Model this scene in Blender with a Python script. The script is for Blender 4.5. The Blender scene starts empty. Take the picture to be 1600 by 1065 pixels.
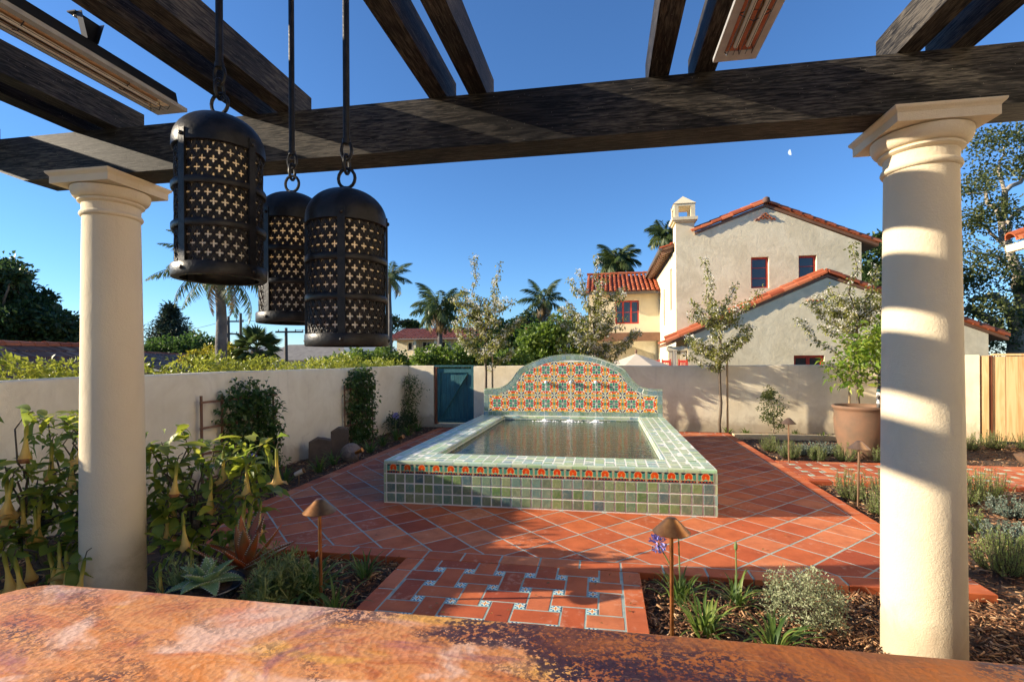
import bpy, math, random
import numpy as np
from mathutils import Matrix, Vector
random.seed(7)
RNG = np.random.default_rng(11)
C = bpy.context.scene
COL = C.collection
R = math.radians

# ---------------------------------------------------------------- camera
cam_d = bpy.data.cameras.new('camera')
cam_d.sensor_width = 36.0
cam_d.lens = 36.0 * 778.77 / 1600.0
cam_d.shift_x = -(814.27 - 800.0) / 1600.0
cam_d.shift_y = (560.33 - 532.5) / 1600.0
cam_d.clip_start = 0.05
cam_d.clip_end = 6000
cam = bpy.data.objects.new('camera', cam_d)
COL.objects.link(cam)
EYE = Vector((0, 0, 1.6))
_y, _r = 0.165365, -0.005247
_rt = Vector((math.cos(_y), math.sin(_y), 0)); _up = Vector((0, 0, 1)); _fw = Vector((-math.sin(_y), math.cos(_y), 0))
_r2 = _rt * math.cos(_r) + _up * math.sin(_r); _u2 = _up * math.cos(_r) - _rt * math.sin(_r)
cam.matrix_world = Matrix(((_r2.x, _u2.x, -_fw.x, 0), (_r2.y, _u2.y, -_fw.y, 0), (_r2.z, _u2.z, -_fw.z, 1.6), (0, 0, 0, 1)))
C.camera = cam

def spot(px, py, d):
    """The place whose sight line passes photo pixel (px, py), d metres along the view axis: surveying the photograph."""
    return EYE + _fw * d + _r2 * ((px - 814.27) / 778.77 * d) + _u2 * ((560.33 - py) / 778.77 * d)

# ---------------------------------------------------------------- light
SUN_DIR = Vector((1.0, 0.19, -0.345)).normalized()
SUN_EL = math.asin(-SUN_DIR.z)
SUN_AZ = math.atan2(-SUN_DIR.x, -SUN_DIR.y)          # clockwise from +Y
w = bpy.data.worlds.new('World'); C.world = w; w.use_nodes = True
wn = w.node_tree.nodes; wl = w.node_tree.links
for n in list(wn): wn.remove(n)
wo = wn.new('ShaderNodeOutputWorld'); wb = wn.new('ShaderNodeBackground'); sk = wn.new('ShaderNodeTexSky')
sk.sky_type = 'NISHITA'; sk.sun_disc = False
sk.sun_elevation = SUN_EL; sk.sun_rotation = SUN_AZ
sk.altitude = 50; sk.air_density = 1.0; sk.dust_density = 0.0; sk.ozone_density = 7.5
wb.inputs['Strength'].default_value = 0.092
wl.new(sk.outputs[0], wb.inputs[0]); wl.new(wb.outputs[0], wo.inputs[0])
sun_d = bpy.data.lights.new('sun', 'SUN'); sun_d.energy = 4.8; sun_d.angle = R(0.55); sun_d.color = (1.0, 0.86, 0.66)
sun = bpy.data.objects.new('sun', sun_d); COL.objects.link(sun)
sun.rotation_euler = SUN_DIR.to_track_quat('-Z', 'Y').to_euler(); sun.location = (-20, -3, 12)
C.view_settings.view_transform = 'Standard'; C.view_settings.look = 'None'
C.view_settings.exposure = 1.25; C.view_settings.gamma = 1.0; C.view_settings.use_curve_mapping = False
C.render.engine = 'CYCLES'
C.cycles.use_denoising = True
C.cycles.max_bounces = 8; C.cycles.diffuse_bounces = 4; C.cycles.transparent_max_bounces = 8

# ---------------------------------------------------------------- object helpers
def wm(o):
    m = o.matrix_basis
    return m if o.parent is None else wm(o.parent) @ o.matrix_parent_inverse @ m

def tag(o, label=None, cat=None, group=None, kind=None):
    if label: o['label'] = label
    if cat: o['category'] = cat
    if group: o['group'] = group
    if kind: o['kind'] = kind
    return o

def thing(name, label, cat, loc=(0, 0, 0), rz=0.0, group=None):
    o = bpy.data.objects.new(name, None); COL.objects.link(o)
    o.empty_display_size = 0.1
    o.location = loc; o.rotation_euler = (0, 0, rz)
    return tag(o, label, cat, group)

def place(name, mesh, parent=None, m=None):
    """Links an existing mesh as an object of its own; m is its local matrix under the parent."""
    o = bpy.data.objects.new(name, mesh); COL.objects.link(o)
    if parent is not None: o.parent = parent
    if m is not None: o.matrix_basis = m
    return o

def copy_tree(o, parent=None):
    c = o.copy(); COL.objects.link(c)
    if parent is not None:
        c.parent = parent; c.matrix_parent_inverse = o.matrix_parent_inverse.copy()
    for ch in list(o.children): copy_tree(ch, c)
    return c

class MB:
    """Collects shapes and links them as ONE mesh object."""
    def __init__(s): s.v = []; s.f = []; s.mi = []; s.uv = {}
    def add(s, vs, fs, mi=0):
        b = len(s.v); s.v.extend([tuple(p) for p in vs])
        for f in fs: s.f.append(tuple(i + b for i in f)); s.mi.append(mi)
        return s
    def box(s, x0, x1, y0, y1, z0, z1, mi=0):
        return s.add([(x0,y0,z0),(x1,y0,z0),(x1,y1,z0),(x0,y1,z0),(x0,y0,z1),(x1,y0,z1),(x1,y1,z1),(x0,y1,z1)],
                     [(3,2,1,0),(4,5,6,7),(0,1,5,4),(1,2,6,5),(2,3,7,6),(3,0,4,7)], mi)
    def obox(s, c, size, rot, mi=0):
        c = Vector(c); h = [x / 2 for x in size]
        vs = [c + rot @ Vector((sx*h[0], sy*h[1], sz*h[2])) for sx, sy, sz in
              ((-1,-1,-1),(1,-1,-1),(1,1,-1),(-1,1,-1),(-1,-1,1),(1,-1,1),(1,1,1),(-1,1,1))]
        return s.add(vs, [(3,2,1,0),(4,5,6,7),(0,1,5,4),(1,2,6,5),(2,3,7,6),(3,0,4,7)], mi)
    def bar(s, a, b, wd, ht, up=(0,0,1), mi=0):
        a = Vector(a); b = Vector(b); d = b - a; L = d.length; d.normalize()
        up = Vector(up); sd = d.cross(up)
        if sd.length < 1e-5: sd = d.cross(Vector((1,0,0)))
        sd.normalize(); u = sd.cross(d)
        rot = Matrix((d, sd, u)).transposed()
        return s.obox((a+b)/2, (L, wd, ht), rot, mi)
    def tube(s, pts, rad, n=8, cap=True, mi=0):
        pts = [Vector(p) for p in pts]; k = len(pts)
        if not hasattr(rad, '__len__'): rad = [rad]*k
        ref = None; rings = []
        for i, p in enumerate(pts):
            d = (pts[min(i+1,k-1)] - pts[max(i-1,0)]).normalized()
            if ref is None:
                ref = d.cross(Vector((0,0,1)))
                if ref.length < 1e-3: ref = d.cross(Vector((0,1,0)))
            ref = (ref - d*ref.dot(d)).normalized(); q = d.cross(ref)
            rings.append([p + (ref*math.cos(2*math.pi*j/n) + q*math.sin(2*math.pi*j/n))*rad[i] for j in range(n)])
        vs = [v for r in rings for v in r]; fs = []
        for i in range(k-1):
            for j in range(n):
                j2 = (j+1) % n
                fs.append((i*n+j, i*n+j2, (i+1)*n+j2, (i+1)*n+j))
        if cap: fs += [tuple(range(n))[::-1], tuple(range((k-1)*n, k*n))]
        return s.add(vs, fs, mi)
    def lathe(s, prof, n=32, c=(0,0,0), mi=0, cap=True):
        vs = []; fs = []; k = len(prof)
        for r, z in prof:
            for j in range(n):
                a = 2*math.pi*j/n; vs.append((c[0]+r*math.cos(a), c[1]+r*math.sin(a), c[2]+z))
        for i in range(k-1):
            for j in range(n):
                j2 = (j+1) % n; fs.append((i*n+j, i*n+j2, (i+1)*n+j2, (i+1)*n+j))
        if cap: fs += [tuple(range(n))[::-1], tuple(range((k-1)*n, k*n))]
        return s.add(vs, fs, mi)
    def ext(s, poly, vec, mi=0):
        """Extrudes a 3D polygon along vec."""
        p = [Vector(q) for q in poly]; vec = Vector(vec); n = len(p)
        nn = Vector((0,0,0))
        for i in range(n): nn += p[i].cross(p[(i+1) % n])
        if nn.dot(vec) < 0: p = p[::-1]
        vs = p + [q + vec for q in p]
        return s.add(vs, [tuple(range(n))[::-1], tuple(range(n, 2*n))] + [(i,(i+1)%n,n+(i+1)%n,n+i) for i in range(n)], mi)
    def tile(s, poly, z0, z1, bev=0.004, fn=None, mi=0, wob=0.0):
        """A flat piece with a chamfered top edge; poly is convex, counter-clockwise (x, y)."""
        n = len(poly); cx = sum(p[0] for p in poly)/n; cy = sum(p[1] for p in poly)/n
        def ins(p):
            d = math.hypot(p[0]-cx, p[1]-cy) or 1; k = max(0.0, 1 - bev*1.4/d); return (cx+(p[0]-cx)*k, cy+(p[1]-cy)*k)
        vs = [(p[0],p[1],z0) for p in poly] + [(p[0],p[1],z1-bev) for p in poly] + [(*ins(p), z1 + wob*(random.random()-.5)) for p in poly]
        if fn: vs = [fn(*v) for v in vs]
        fs = []
        for r in (0, 1):
            for i in range(n):
                j = (i+1) % n; fs.append((r*n+i, r*n+j, (r+1)*n+j, (r+1)*n+i))
        fs.append(tuple(range(2*n, 3*n)))
        return s.add(vs, fs, mi)
    def mesh(s, name, mats, smooth=False, angle=None):
        me = bpy.data.meshes.new(name)
        me.from_pydata(s.v, [], s.f)
        for m in (mats if isinstance(mats, (list, tuple)) else [mats]): me.materials.append(m)
        if any(s.mi): me.polygons.foreach_set('material_index', s.mi)
        if smooth: me.polygons.foreach_set('use_smooth', [True]*len(s.f))
        me.update()
        if smooth and angle: me.set_sharp_from_angle(angle=R(angle))
        return me
    def build(s, name, mats, parent=None, smooth=False, angle=40, world=False):
        o = bpy.data.objects.new(name, s.mesh(name, mats, smooth, angle)); COL.objects.link(o)
        if parent is not None:
            o.parent = parent
            if world: o.matrix_parent_inverse = wm(parent).inverted()
        return o

def np_mesh(name, V, F, mat, smooth=False):
    """Fast mesh from arrays; F is (n, 3) or (n, 4)."""
    V = np.asarray(V, dtype=np.float32); F = np.asarray(F, dtype=np.int32)
    me = bpy.data.meshes.new(name); n, k = F.shape
    me.vertices.add(len(V)); me.vertices.foreach_set('co', V.ravel())
    me.loops.add(n*k); me.loops.foreach_set('vertex_index', F.ravel())
    me.polygons.add(n); me.polygons.foreach_set('loop_start', np.arange(0, n*k, k, dtype=np.int32))
    if smooth: me.polygons.foreach_set('use_smooth', np.ones(n, dtype=bool))
    me.update(calc_edges=True); me.validate()
    for m in (mat if isinstance(mat, (list, tuple)) else [mat]): me.materials.append(m)
    return me

def np_obj(name, V, F, mat, parent=None, world=False, smooth=False):
    o = bpy.data.objects.new(name, np_mesh(name, V, F, mat, smooth)); COL.objects.link(o)
    if parent is not None:
        o.parent = parent
        if world: o.matrix_parent_inverse = wm(parent).inverted()
    return o

def unit(a): return a / np.maximum(np.linalg.norm(a, axis=-1, keepdims=True), 1e-9)

def leaves(P, D, L, W, droop=0.25, fold=0.25, N=None):
    """Leaf blades: base P, direction D, length L, width W; each is a folded six-cornered blade (4 triangles)."""
    P = np.asarray(P, float); n = len(P); D = unit(np.asarray(D, float))
    L = np.broadcast_to(np.asarray(L, float).reshape(-1, 1), (n, 1)); W = np.broadcast_to(np.asarray(W, float).reshape(-1, 1), (n, 1))
    if N is None: N = RNG.normal(size=(n, 3)) * 0.6 + np.array([0, 0, 1.0])
    S = unit(np.cross(D, N)); U = np.cross(S, D)
    mid = P + D*L*0.45 + U*L*0.06
    tip = P + D*L - np.array([0, 0, 1.0])*L*droop
    a = mid + S*W*0.5 + U*W*fold; b = mid - S*W*0.5 + U*W*fold
    V = np.stack([P, a, tip, b, mid], 1).reshape(-1, 3)
    k = (np.arange(n)*5).reshape(-1, 1)
    F = np.concatenate([k+[0, 1, 4], k+[1, 2, 4], k+[2, 3, 4], k+[3, 0, 4]], 0)
    return V, F

def flat_leaves(P, D, L, W, N=None, droop=0.1):
    """Cheap two-triangle blades for far crowns."""
    P = np.asarray(P, float); n = len(P); D = unit(np.asarray(D, float))
    L = np.broadcast_to(np.asarray(L, float).reshape(-1, 1), (n, 1)); W = np.broadcast_to(np.asarray(W, float).reshape(-1, 1), (n, 1))
    if N is None: N = RNG.normal(size=(n, 3))
    S = unit(np.cross(D, N)); U = np.cross(S, D)
    tip = P + D*L - np.array([0, 0, 1.0])*L*droop
    a = P + D*L*0.45 + S*W*0.5 + U*W*0.25; b = P + D*L*0.45 - S*W*0.5 + U*W*0.25
    V = np.stack([P, a, tip, b], 1).reshape(-1, 3)
    k = (np.arange(n)*4).reshape(-1, 1)
    return V, np.concatenate([k+[0, 1, 2], k+[0, 2, 3]], 0)

def cat(*parts):
    V = []; F = []; b = 0
    for v, f in parts:
        V.append(v); F.append(np.asarray(f) + b); b += len(v)
    return np.concatenate(V), np.concatenate(F)

def clip(poly, x0, x1, y0, y1):
    def cut(p, fn):
        out = []
        for i in range(len(p)):
            a, b = p[i], p[(i+1) % len(p)]; fa, fb = fn(a), fn(b)
            if fa >= 0: out.append(a)
            if (fa > 0 > fb) or (fa < 0 < fb):
                t = fa/(fa-fb); out.append((a[0]+(b[0]-a[0])*t, a[1]+(b[1]-a[1])*t))
        return out
    for fn in (lambda q: q[0]-x0, lambda q: x1-q[0], lambda q: q[1]-y0, lambda q: y1-q[1]):
        if poly: poly = cut(poly, fn)
    return poly

def area(p): return 0.5*sum(p[i][0]*p[(i+1)%len(p)][1]-p[(i+1)%len(p)][0]*p[i][1] for i in range(len(p))) if len(p) > 2 else 0

# ---------------------------------------------------------------- material helpers
class NT:
    """Small expression builder over shader nodes."""
    def __init__(s, name):
        s.m = bpy.data.materials.new(name); s.m.use_nodes = True
        s.t = s.m.node_tree; s.n = s.t.nodes; s.l = s.t.links
        for n in list(s.n): s.n.remove(n)
        s.out = s.n.new('ShaderNodeOutputMaterial')
    def node(s, typ, **kw):
        n = s.n.new(typ)
        for k, v in kw.items():
            if hasattr(n, k): setattr(n, k, v)
            else: s.set(n.inputs[k.replace('_', ' ')] if k.replace('_', ' ') in n.inputs else n.inputs[k], v)
        return n
    def set(s, inp, v):
        if isinstance(v, bpy.types.NodeSocket): s.l.new(v, inp)
        elif isinstance(v, EX): s.l.new(v.o, inp)
        elif isinstance(v, (tuple, list)) and len(v) == 3 and inp.type == 'RGBA': inp.default_value = (*v, 1)
        else: inp.default_value = v
    def math(s, op, *a):
        n = s.n.new('ShaderNodeMath'); n.operation = op
        for i, v in enumerate(a): s.set(n.inputs[i], v)
        return EX(s, n.outputs[0])
    def mix(s, fac, a, b, typ='MIX'):
        n = s.n.new('ShaderNodeMix'); n.data_type = 'RGBA'; n.blend_type = typ; n.clamp_factor = True
        s.set(n.inputs[0], fac); s.set(n.inputs[6], a); s.set(n.inputs[7], b)
        return n.outputs[2]
    def pos(s): return s.n.new('ShaderNodeNewGeometry').outputs['Position']
    def scale(s, v, sc):
        n = s.n.new('ShaderNodeMapping'); s.l.new(v, n.inputs[0]); n.inputs['Scale'].default_value = sc; return n.outputs[0]
    def noise(s, scale, detail=4, rough=0.55, vec=None, dist=0.0):
        n = s.n.new('ShaderNodeTexNoise'); n.inputs['Scale'].default_value = scale; n.inputs['Detail'].default_value = detail
        n.inputs['Roughness'].default_value = rough; n.inputs['Distortion'].default_value = dist
        s.l.new(vec if vec is not None else s.pos(), n.inputs['Vector']); return EX(s, n.outputs[0])
    def voro(s, scale, vec=None, feature='F1'):
        n = s.n.new('ShaderNodeTexVoronoi'); n.feature = feature; n.inputs['Scale'].default_value = scale
        s.l.new(vec if vec is not None else s.pos(), n.inputs['Vector']); return EX(s, n.outputs[0])
    def ramp(s, fac, stops, interp='LINEAR'):
        n = s.n.new('ShaderNodeValToRGB'); s.set(n.inputs[0], fac); e = n.color_ramp.elements; n.color_ramp.interpolation = interp
        while len(e) < len(stops): e.new(0.5)
        for i, (p, c) in enumerate(stops): e[i].position = p; e[i].color = (*c, 1)
        return n.outputs[0]
    def rnd(s):
        a = s.n.new('ShaderNodeObjectInfo').outputs['Random']; b = s.n.new('ShaderNodeNewGeometry').outputs['Random Per Island']
        return s.math('FRACT', s.math('ADD', a, s.math('MULTIPLY', b, 7.31)))
    def bump(s, h, strength=0.3, dist=0.01):
        n = s.n.new('ShaderNodeBump'); n.inputs['Strength'].default_value = strength; n.inputs['Distance'].default_value = dist
        s.set(n.inputs['Height'], h); return n.outputs[0]
    def bsdf(s, col, rough=0.6, metal=0.0, normal=None, spec=0.5, **kw):
        b = s.n.new('ShaderNodeBsdfPrincipled')
        s.set(b.inputs['Base Color'], col); s.set(b.inputs['Roughness'], rough); s.set(b.inputs['Metallic'], metal)
        s.set(b.inputs['Specular IOR Level'], spec)
        if normal is not None: s.l.new(normal, b.inputs['Normal'])
        for k, v in kw.items(): s.set(b.inputs[k.replace('_', ' ')], v)
        return b
    def done(s, sh): s.l.new(sh.outputs[0] if hasattr(sh, 'outputs') else sh, s.out.inputs[0]); return s.m

class EX:
    def __init__(s, t, o): s.t = t; s.o = o
    def __add__(s, b): return s.t.math('ADD', s, b)
    def __radd__(s, b): return s.t.math('ADD', b, s)
    def __sub__(s, b): return s.t.math('SUBTRACT', s, b)
    def __rsub__(s, b): return s.t.math('SUBTRACT', b, s)
    def __mul__(s, b): return s.t.math('MULTIPLY', s, b)
    def __rmul__(s, b): return s.t.math('MULTIPLY', s, b)
    def __truediv__(s, b): return s.t.math('DIVIDE', s, b)
    def __lt__(s, b): return s.t.math('LESS_THAN', s, b)
    def __gt__(s, b): return s.t.math('GREATER_THAN', s, b)
    def abs(s): return s.t.math('ABSOLUTE', s)
    def max(s, b): return s.t.math('MAXIMUM', s, b)
    def min(s, b): return s.t.math('MINIMUM', s, b)
    def sm(s, a, b):
        n = s.t.n.new('ShaderNodeMapRange'); n.interpolation_type = 'SMOOTHSTEP'
        s.t.set(n.inputs[0], s); n.inputs[1].default_value = a; n.inputs[2].default_value = b
        return EX(s.t, n.outputs[0])

def simple(name, c1, c2=None, rough=0.6, metal=0.0, nscale=6.0, bump=0.0, bscale=60.0, var=0.0, spec=0.5, dist=0.005):
    """Base colour mottled between c1 and c2, varied per piece, with fine relief."""
    t = NT(name); col = c1
    if c2 is not None: col = t.mix(t.noise(nscale, 5).sm(0.3, 0.7), c1, c2)
    if var:
        k = t.rnd()*var + (1 - var/2)
        n = t.n.new('ShaderNodeVectorMath'); n.operation = 'SCALE'; t.set(n.inputs[0], col if not isinstance(col, tuple) else col); t.set(n.inputs['Scale'], k); col = n.outputs[0]
    nm = t.bump(t.noise(bscale, 5), bump, dist) if bump else None
    return t.done(t.bsdf(col, rough, metal, nm, spec))

def leafmat(name, c1, c2, c3=None, trans=0.35, rough=0.45, tcol=None):
    t = NT(name); r = t.rnd()
    stops = [(0.0, c1), (0.62 if c3 else 1.0, c2)] + ([(1.0, c3)] if c3 else [])
    col = t.ramp(r, stops)
    col = t.mix(t.noise(3.0, 2).sm(0.35, 0.7), col, t.mix(0.5, col, c1))
    b = t.bsdf(col, rough, 0, None, 0.4)
    tr = t.n.new('ShaderNodeBsdfTranslucent')
    t.set(tr.inputs[0], t.mix(0.6, col, tcol or tuple(min(1, 1.6*x) for x in c2)))
    mx = t.n.new('ShaderNodeMixShader'); mx.inputs[0].default_value = trans
    t.l.new(b.outputs[0], mx.inputs[1]); t.l.new(tr.outputs[0], mx.inputs[2])
    return t.done(mx)
# ---------------------------------------------------------------- materials of the setting
def terracotta(name, cs, rough=0.5):
    t = NT(name); r = t.rnd()
    col = t.ramp(r, [(0, cs[0]), (0.4, cs[1]), (0.75, cs[2]), (1, cs[3])])
    n1 = t.noise(5.0, 6, 0.6); n2 = t.noise(38.0, 4, 0.6)
    col = t.mix(n1.sm(0.35, 0.75)*0.45, col, tuple(0.62*x for x in cs[0]))
    col = t.mix((t.noise(2.3, 4) * t.noise(21.0, 3)).sm(0.30, 0.42)*0.42, col, (0.60, 0.33, 0.22))
    nm = t.bump(n2 + t.noise(140.0, 2)*0.4, 0.22, 0.004)
    return t.done(t.bsdf(col, n1*0.25 + (rough + .02), 0, nm, 0.25))
M_TERRA = terracotta('terracotta', [(0.33, 0.066, 0.026), (0.55, 0.145, 0.048), (0.46, 0.100, 0.034), (0.62, 0.22, 0.095)])
M_GROUT = simple('tile_grout', (0.22, 0.32, 0.30), (0.36, 0.43, 0.38), 0.9, 0, 9, 0.3, 220)
M_WHITEGROUT = simple('white_grout', (0.70, 0.70, 0.62), (0.80, 0.78, 0.70), 0.85, 0, 12, 0.2, 200)

def stucco(name, c1, c2, c3=None, bump=0.35):
    t = NT(name)
    a = t.noise(1.1, 7, 0.68, dist=1.2); b = t.noise(4.5, 5, 0.6, dist=0.8)
    col = t.mix(a.sm(0.32, 0.68), c1, c2)
    col = t.mix(b.sm(0.5, 0.8)*0.4, col, c3 or tuple(0.8*x for x in c2))
    st_ = t.noise(3.0, 5, .6, t.scale(t.pos(), (3.0, 3.0, .22)), .4)
    col = t.mix(st_.sm(.56, .78)*.30, col, tuple(.72*x for x in c1))
    sx_ = t.n.new('ShaderNodeSeparateXYZ'); t.l.new(t.pos(), sx_.inputs[0])
    dirt = (EX(t, sx_.outputs[2]) - b*.55 + .12).sm(.16, -.10)
    col = t.mix(dirt*.45, col, (.26, .17, .10))
    nm = t.bump(b*1.6 + t.noise(55.0, 4)*0.5 + t.noise(150.0, 3)*0.6, bump, 0.012)
    return t.done(t.bsdf(col, 0.88, 0, nm, 0.25))
M_STUCCO = stucco('garden_wall_stucco', (0.70, 0.60, 0.42), (0.80, 0.71, 0.53), (0.60, 0.49, 0.34))
M_HOUSE = stucco('house_stucco', (0.66, 0.57, 0.38), (0.80, 0.71, 0.50), (0.54, 0.47, 0.32), .5)
M_BOUNCEWALL = stucco('warm_bounce_stucco', (0.80, 0.72, 0.56), (0.84, 0.77, 0.62), (0.76, 0.68, 0.52), .2)  # whitened so the unseen side house walls throw more light into the garden
M_HOUSE2 = stucco('house_cream_stucco', (0.70, 0.60, 0.40), (0.76, 0.66, 0.46), (0.66, 0.56, 0.38), 0.15)
M_COLUMN = stucco('column_plaster', (0.64, 0.535, 0.375), (0.67, 0.565, 0.40), (0.58, 0.475, 0.325), 0.34)
M_SOIL = simple('dark_soil', (0.045, 0.026, 0.016), (0.09, 0.055, 0.035), 0.95, 0, 9, 0.9, 45, dist=0.03)
M_LAND = simple('far_land', (0.10, 0.11, 0.06), (0.17, 0.15, 0.10), 0.95, 0, 0.05)
M_HILL = simple('far_hill', (0.15, 0.19, 0.20), (0.22, 0.25, 0.25), 0.95, 0, 0.02)

# ---------------------------------------------------------------- ground, hills
g = MB(); g.add([(-3000, -1500, -0.12), (3000, -1500, -0.12), (3000, 4000, -0.12), (-3000, 4000, -0.12)], [(0, 1, 2, 3)])
tag(g.build('ground', M_LAND), kind='structure')
g = MB(); g.add([(-5.3, 0.5, -0.06), (11, 0.5, -0.06), (11, 11.75, -0.06), (-5.3, 11.75, -0.06)], [(0, 1, 2, 3)])
tag(g.build('garden_soil', M_SOIL), kind='structure')

def ridge(name, x0, x1, y, h0, seed, depth):
    rg = np.random.default_rng(seed); nx, ny = 90, 8; V = []; F = []
    xs = np.linspace(x0, x1, nx)
    prof = sum(a*np.sin(xs*f + p) for a, f, p in zip((1, .55, .3, .15), np.array((1.3, 3.1, 7.3, 17))*6/abs(x1-x0)*1.0, rg.uniform(0, 6, 4)))
    prof = (prof - prof.min())/(prof.max()-prof.min())
    for j in range(ny):
        f = j/(ny-1); k = math.sin(f*math.pi/2)
        for i in range(nx): V.append((xs[i], y + f*depth, -1 + h0*k*(0.45 + 0.55*prof[i]) + rg.normal()*h0*0.015))
    for j in range(ny-1):
        for i in range(nx-1): F.append((j*nx+i, j*nx+i+1, (j+1)*nx+i+1, (j+1)*nx+i))
    tag(np_obj(name, V, F, M_HILL, smooth=True), kind='structure')
ridge('hills', -1400, 300, 900, 52, 3, 300)

# ---------------------------------------------------------------- patio
PX0, PX1, PY0, PY1 = -3.83, 2.60, 3.82, 11.2
BW = 0.158; GR = 0.0095
POOL = (-2.44, 1.113, 5.25, 9.96)
p = MB(); p.box(PX0+.012, PX1-.012, PY0+.012, PY1-.012, -0.115, -0.0012)
patio = tag(p.build('patio', M_GROUT), kind='structure')
Q = 0.2222; LX, LY = -2.2307, 5.2316
ix0, ix1, iy0, iy1 = PX0+BW+GR, PX1-BW-GR, PY0+BW+GR, PY1-BW-GR
cells = []
for a in range(-12, 26):
    for b in range(-8, 30):
        if (a + b) % 2 == 0: continue
        cx, cy = LX + a*Q, LY + b*Q                      # diamonds centred between the grout crossings
        h = Q - GR*0.72
        if POOL[0]+h < cx < POOL[1]-h and POOL[2]+h < cy < POOL[3]-h: continue
        poly = clip([(cx-h, cy), (cx, cy-h), (cx+h, cy), (cx, cy+h)], ix0, ix1, iy0, iy1)
        if len(poly) < 3 or abs(area(poly)) < 0.0012: continue
        cells.append((math.hypot(cx, cy), cx, cy, poly, abs(abs(area(poly)) - 2*h*h) < 1e-5))
cells.sort(key=lambda c: c[0])
h = Q - GR*0.72
whole = [MB().tile([(-h, 0), (0, -h), (h, 0), (0, h)], -0.02, 0.0, 0.004, wob=0.002).mesh('tile', M_TERRA) for _ in range(4)]
rest = MB()
for i, (d, cx, cy, poly, full) in enumerate(cells):
    if i < 300:
        if full: place('tile', whole[i % 4], patio, Matrix.Translation((cx, cy, random.uniform(-.0003, .0010))) @ Matrix.Rotation(random.uniform(-.006, .006), 4, 'Z'))
        else: MB().tile(poly, -0.02, 0.0).build('tile', M_TERRA, patio)
    else: rest.tile(poly, -0.02, 0.0)
tag(rest.build('far_tiles', M_TERRA, patio), kind='stuff')
def border_run(parent, x0, x1, y0, y1, along, pitch, start, z0=-0.055, name='border_tile'):
    a0, a1 = (x0, x1) if along == 'x' else (y0, y1)
    k = math.ceil((a0 - start)/pitch); cuts = [a0] + [start + pitch*j for j in range(k, k+200) if a0+0.03 < start + pitch*j < a1-0.03] + [a1]
    for s, e in zip(cuts[:-1], cuts[1:]):
        s += GR/2; e -= GR/2
        poly = [(s, y0), (e, y0), (e, y1), (s, y1)] if along == 'x' else [(x0, s), (x1, s), (x1, e), (x0, e)]
        MB().tile(poly, z0, 0.001 + random.uniform(0, .0015), 0.005).build(name, M_TERRA, parent)
border_run(patio, PX0, PX1, PY0, PY0+BW, 'x', 0.3135, -1.451)
border_run(patio, PX1-BW, PX1, PY0+BW+GR, PY1-BW-GR, 'y', 0.3135, 4.05)
border_run(patio, PX0, PX0+BW, PY0+BW+GR, PY1-BW-GR, 'y', 0.3135, 4.05)
border_run(patio, PX0, PX1, PY1-BW, PY1, 'x', 0.3135, -1.451)

tag(MB().box(-5.0, 4.8, -7.0, 1.24, -.115, -.004).build('terrace', simple('bounce_paving', (.46, .36, .25), (.58, .47, .34), .7, 0, 2.5, .3, 40)), kind='structure')  # unseen pale floor behind the counter, added to bounce light upward

# ---------------------------------------------------------------- paths with inset tiles
def inset_mat(name, bg, dot, petal, core, edge):
    t = NT(name)
    uv = t.n.new('ShaderNodeTexCoord').outputs['Generated']; sp = t.n.new('ShaderNodeSeparateXYZ'); t.l.new(uv, sp.inputs[0])
    u = (EX(t, sp.outputs[0]) - 0.5).abs()*2; v = (EX(t, sp.outputs[1]) - 0.5).abs()*2
    def ell(cu, cv, ru, rv): return t.math('SQRT', ((u-cu)/ru)*((u-cu)/ru) + ((v-cv)/rv)*((v-cv)/rv))
    col = t.mix(u.max(v) > 0.84, bg, edge)
    col = t.mix(ell(0.78, 0.36, .2, .16).min(ell(0.36, 0.78, .16, .2)) < 1, col, dot)
    col = t.mix(ell(0.50, 0.50, .22, .22) < 1, col, edge)
    col = t.mix(ell(0.36, 0, .34, .15).min(ell(0, 0.36, .15, .34)) < 1, col, petal)
    col = t.mix(ell(0, 0, .16, .16) < 1, col, core)
    nm = t.bump(t.noise(60.0, 3), 0.1, 0.003)
    return t.done(t.bsdf(col, 0.22, 0, nm, 0.5))
M_INSET = inset_mat('painted_inset', (0.74, 0.76, 0.64), (0.03, 0.07, 0.22), (0.72, 0.34, 0.05), (0.50, 0.08, 0.02), (0.26, 0.52, 0.55))
M_INSET2 = simple('green_inset', (0.28, 0.46, 0.38), (0.40, 0.54, 0.42), 0.3, 0, 30, 0.1, 60, var=0.3)

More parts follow.
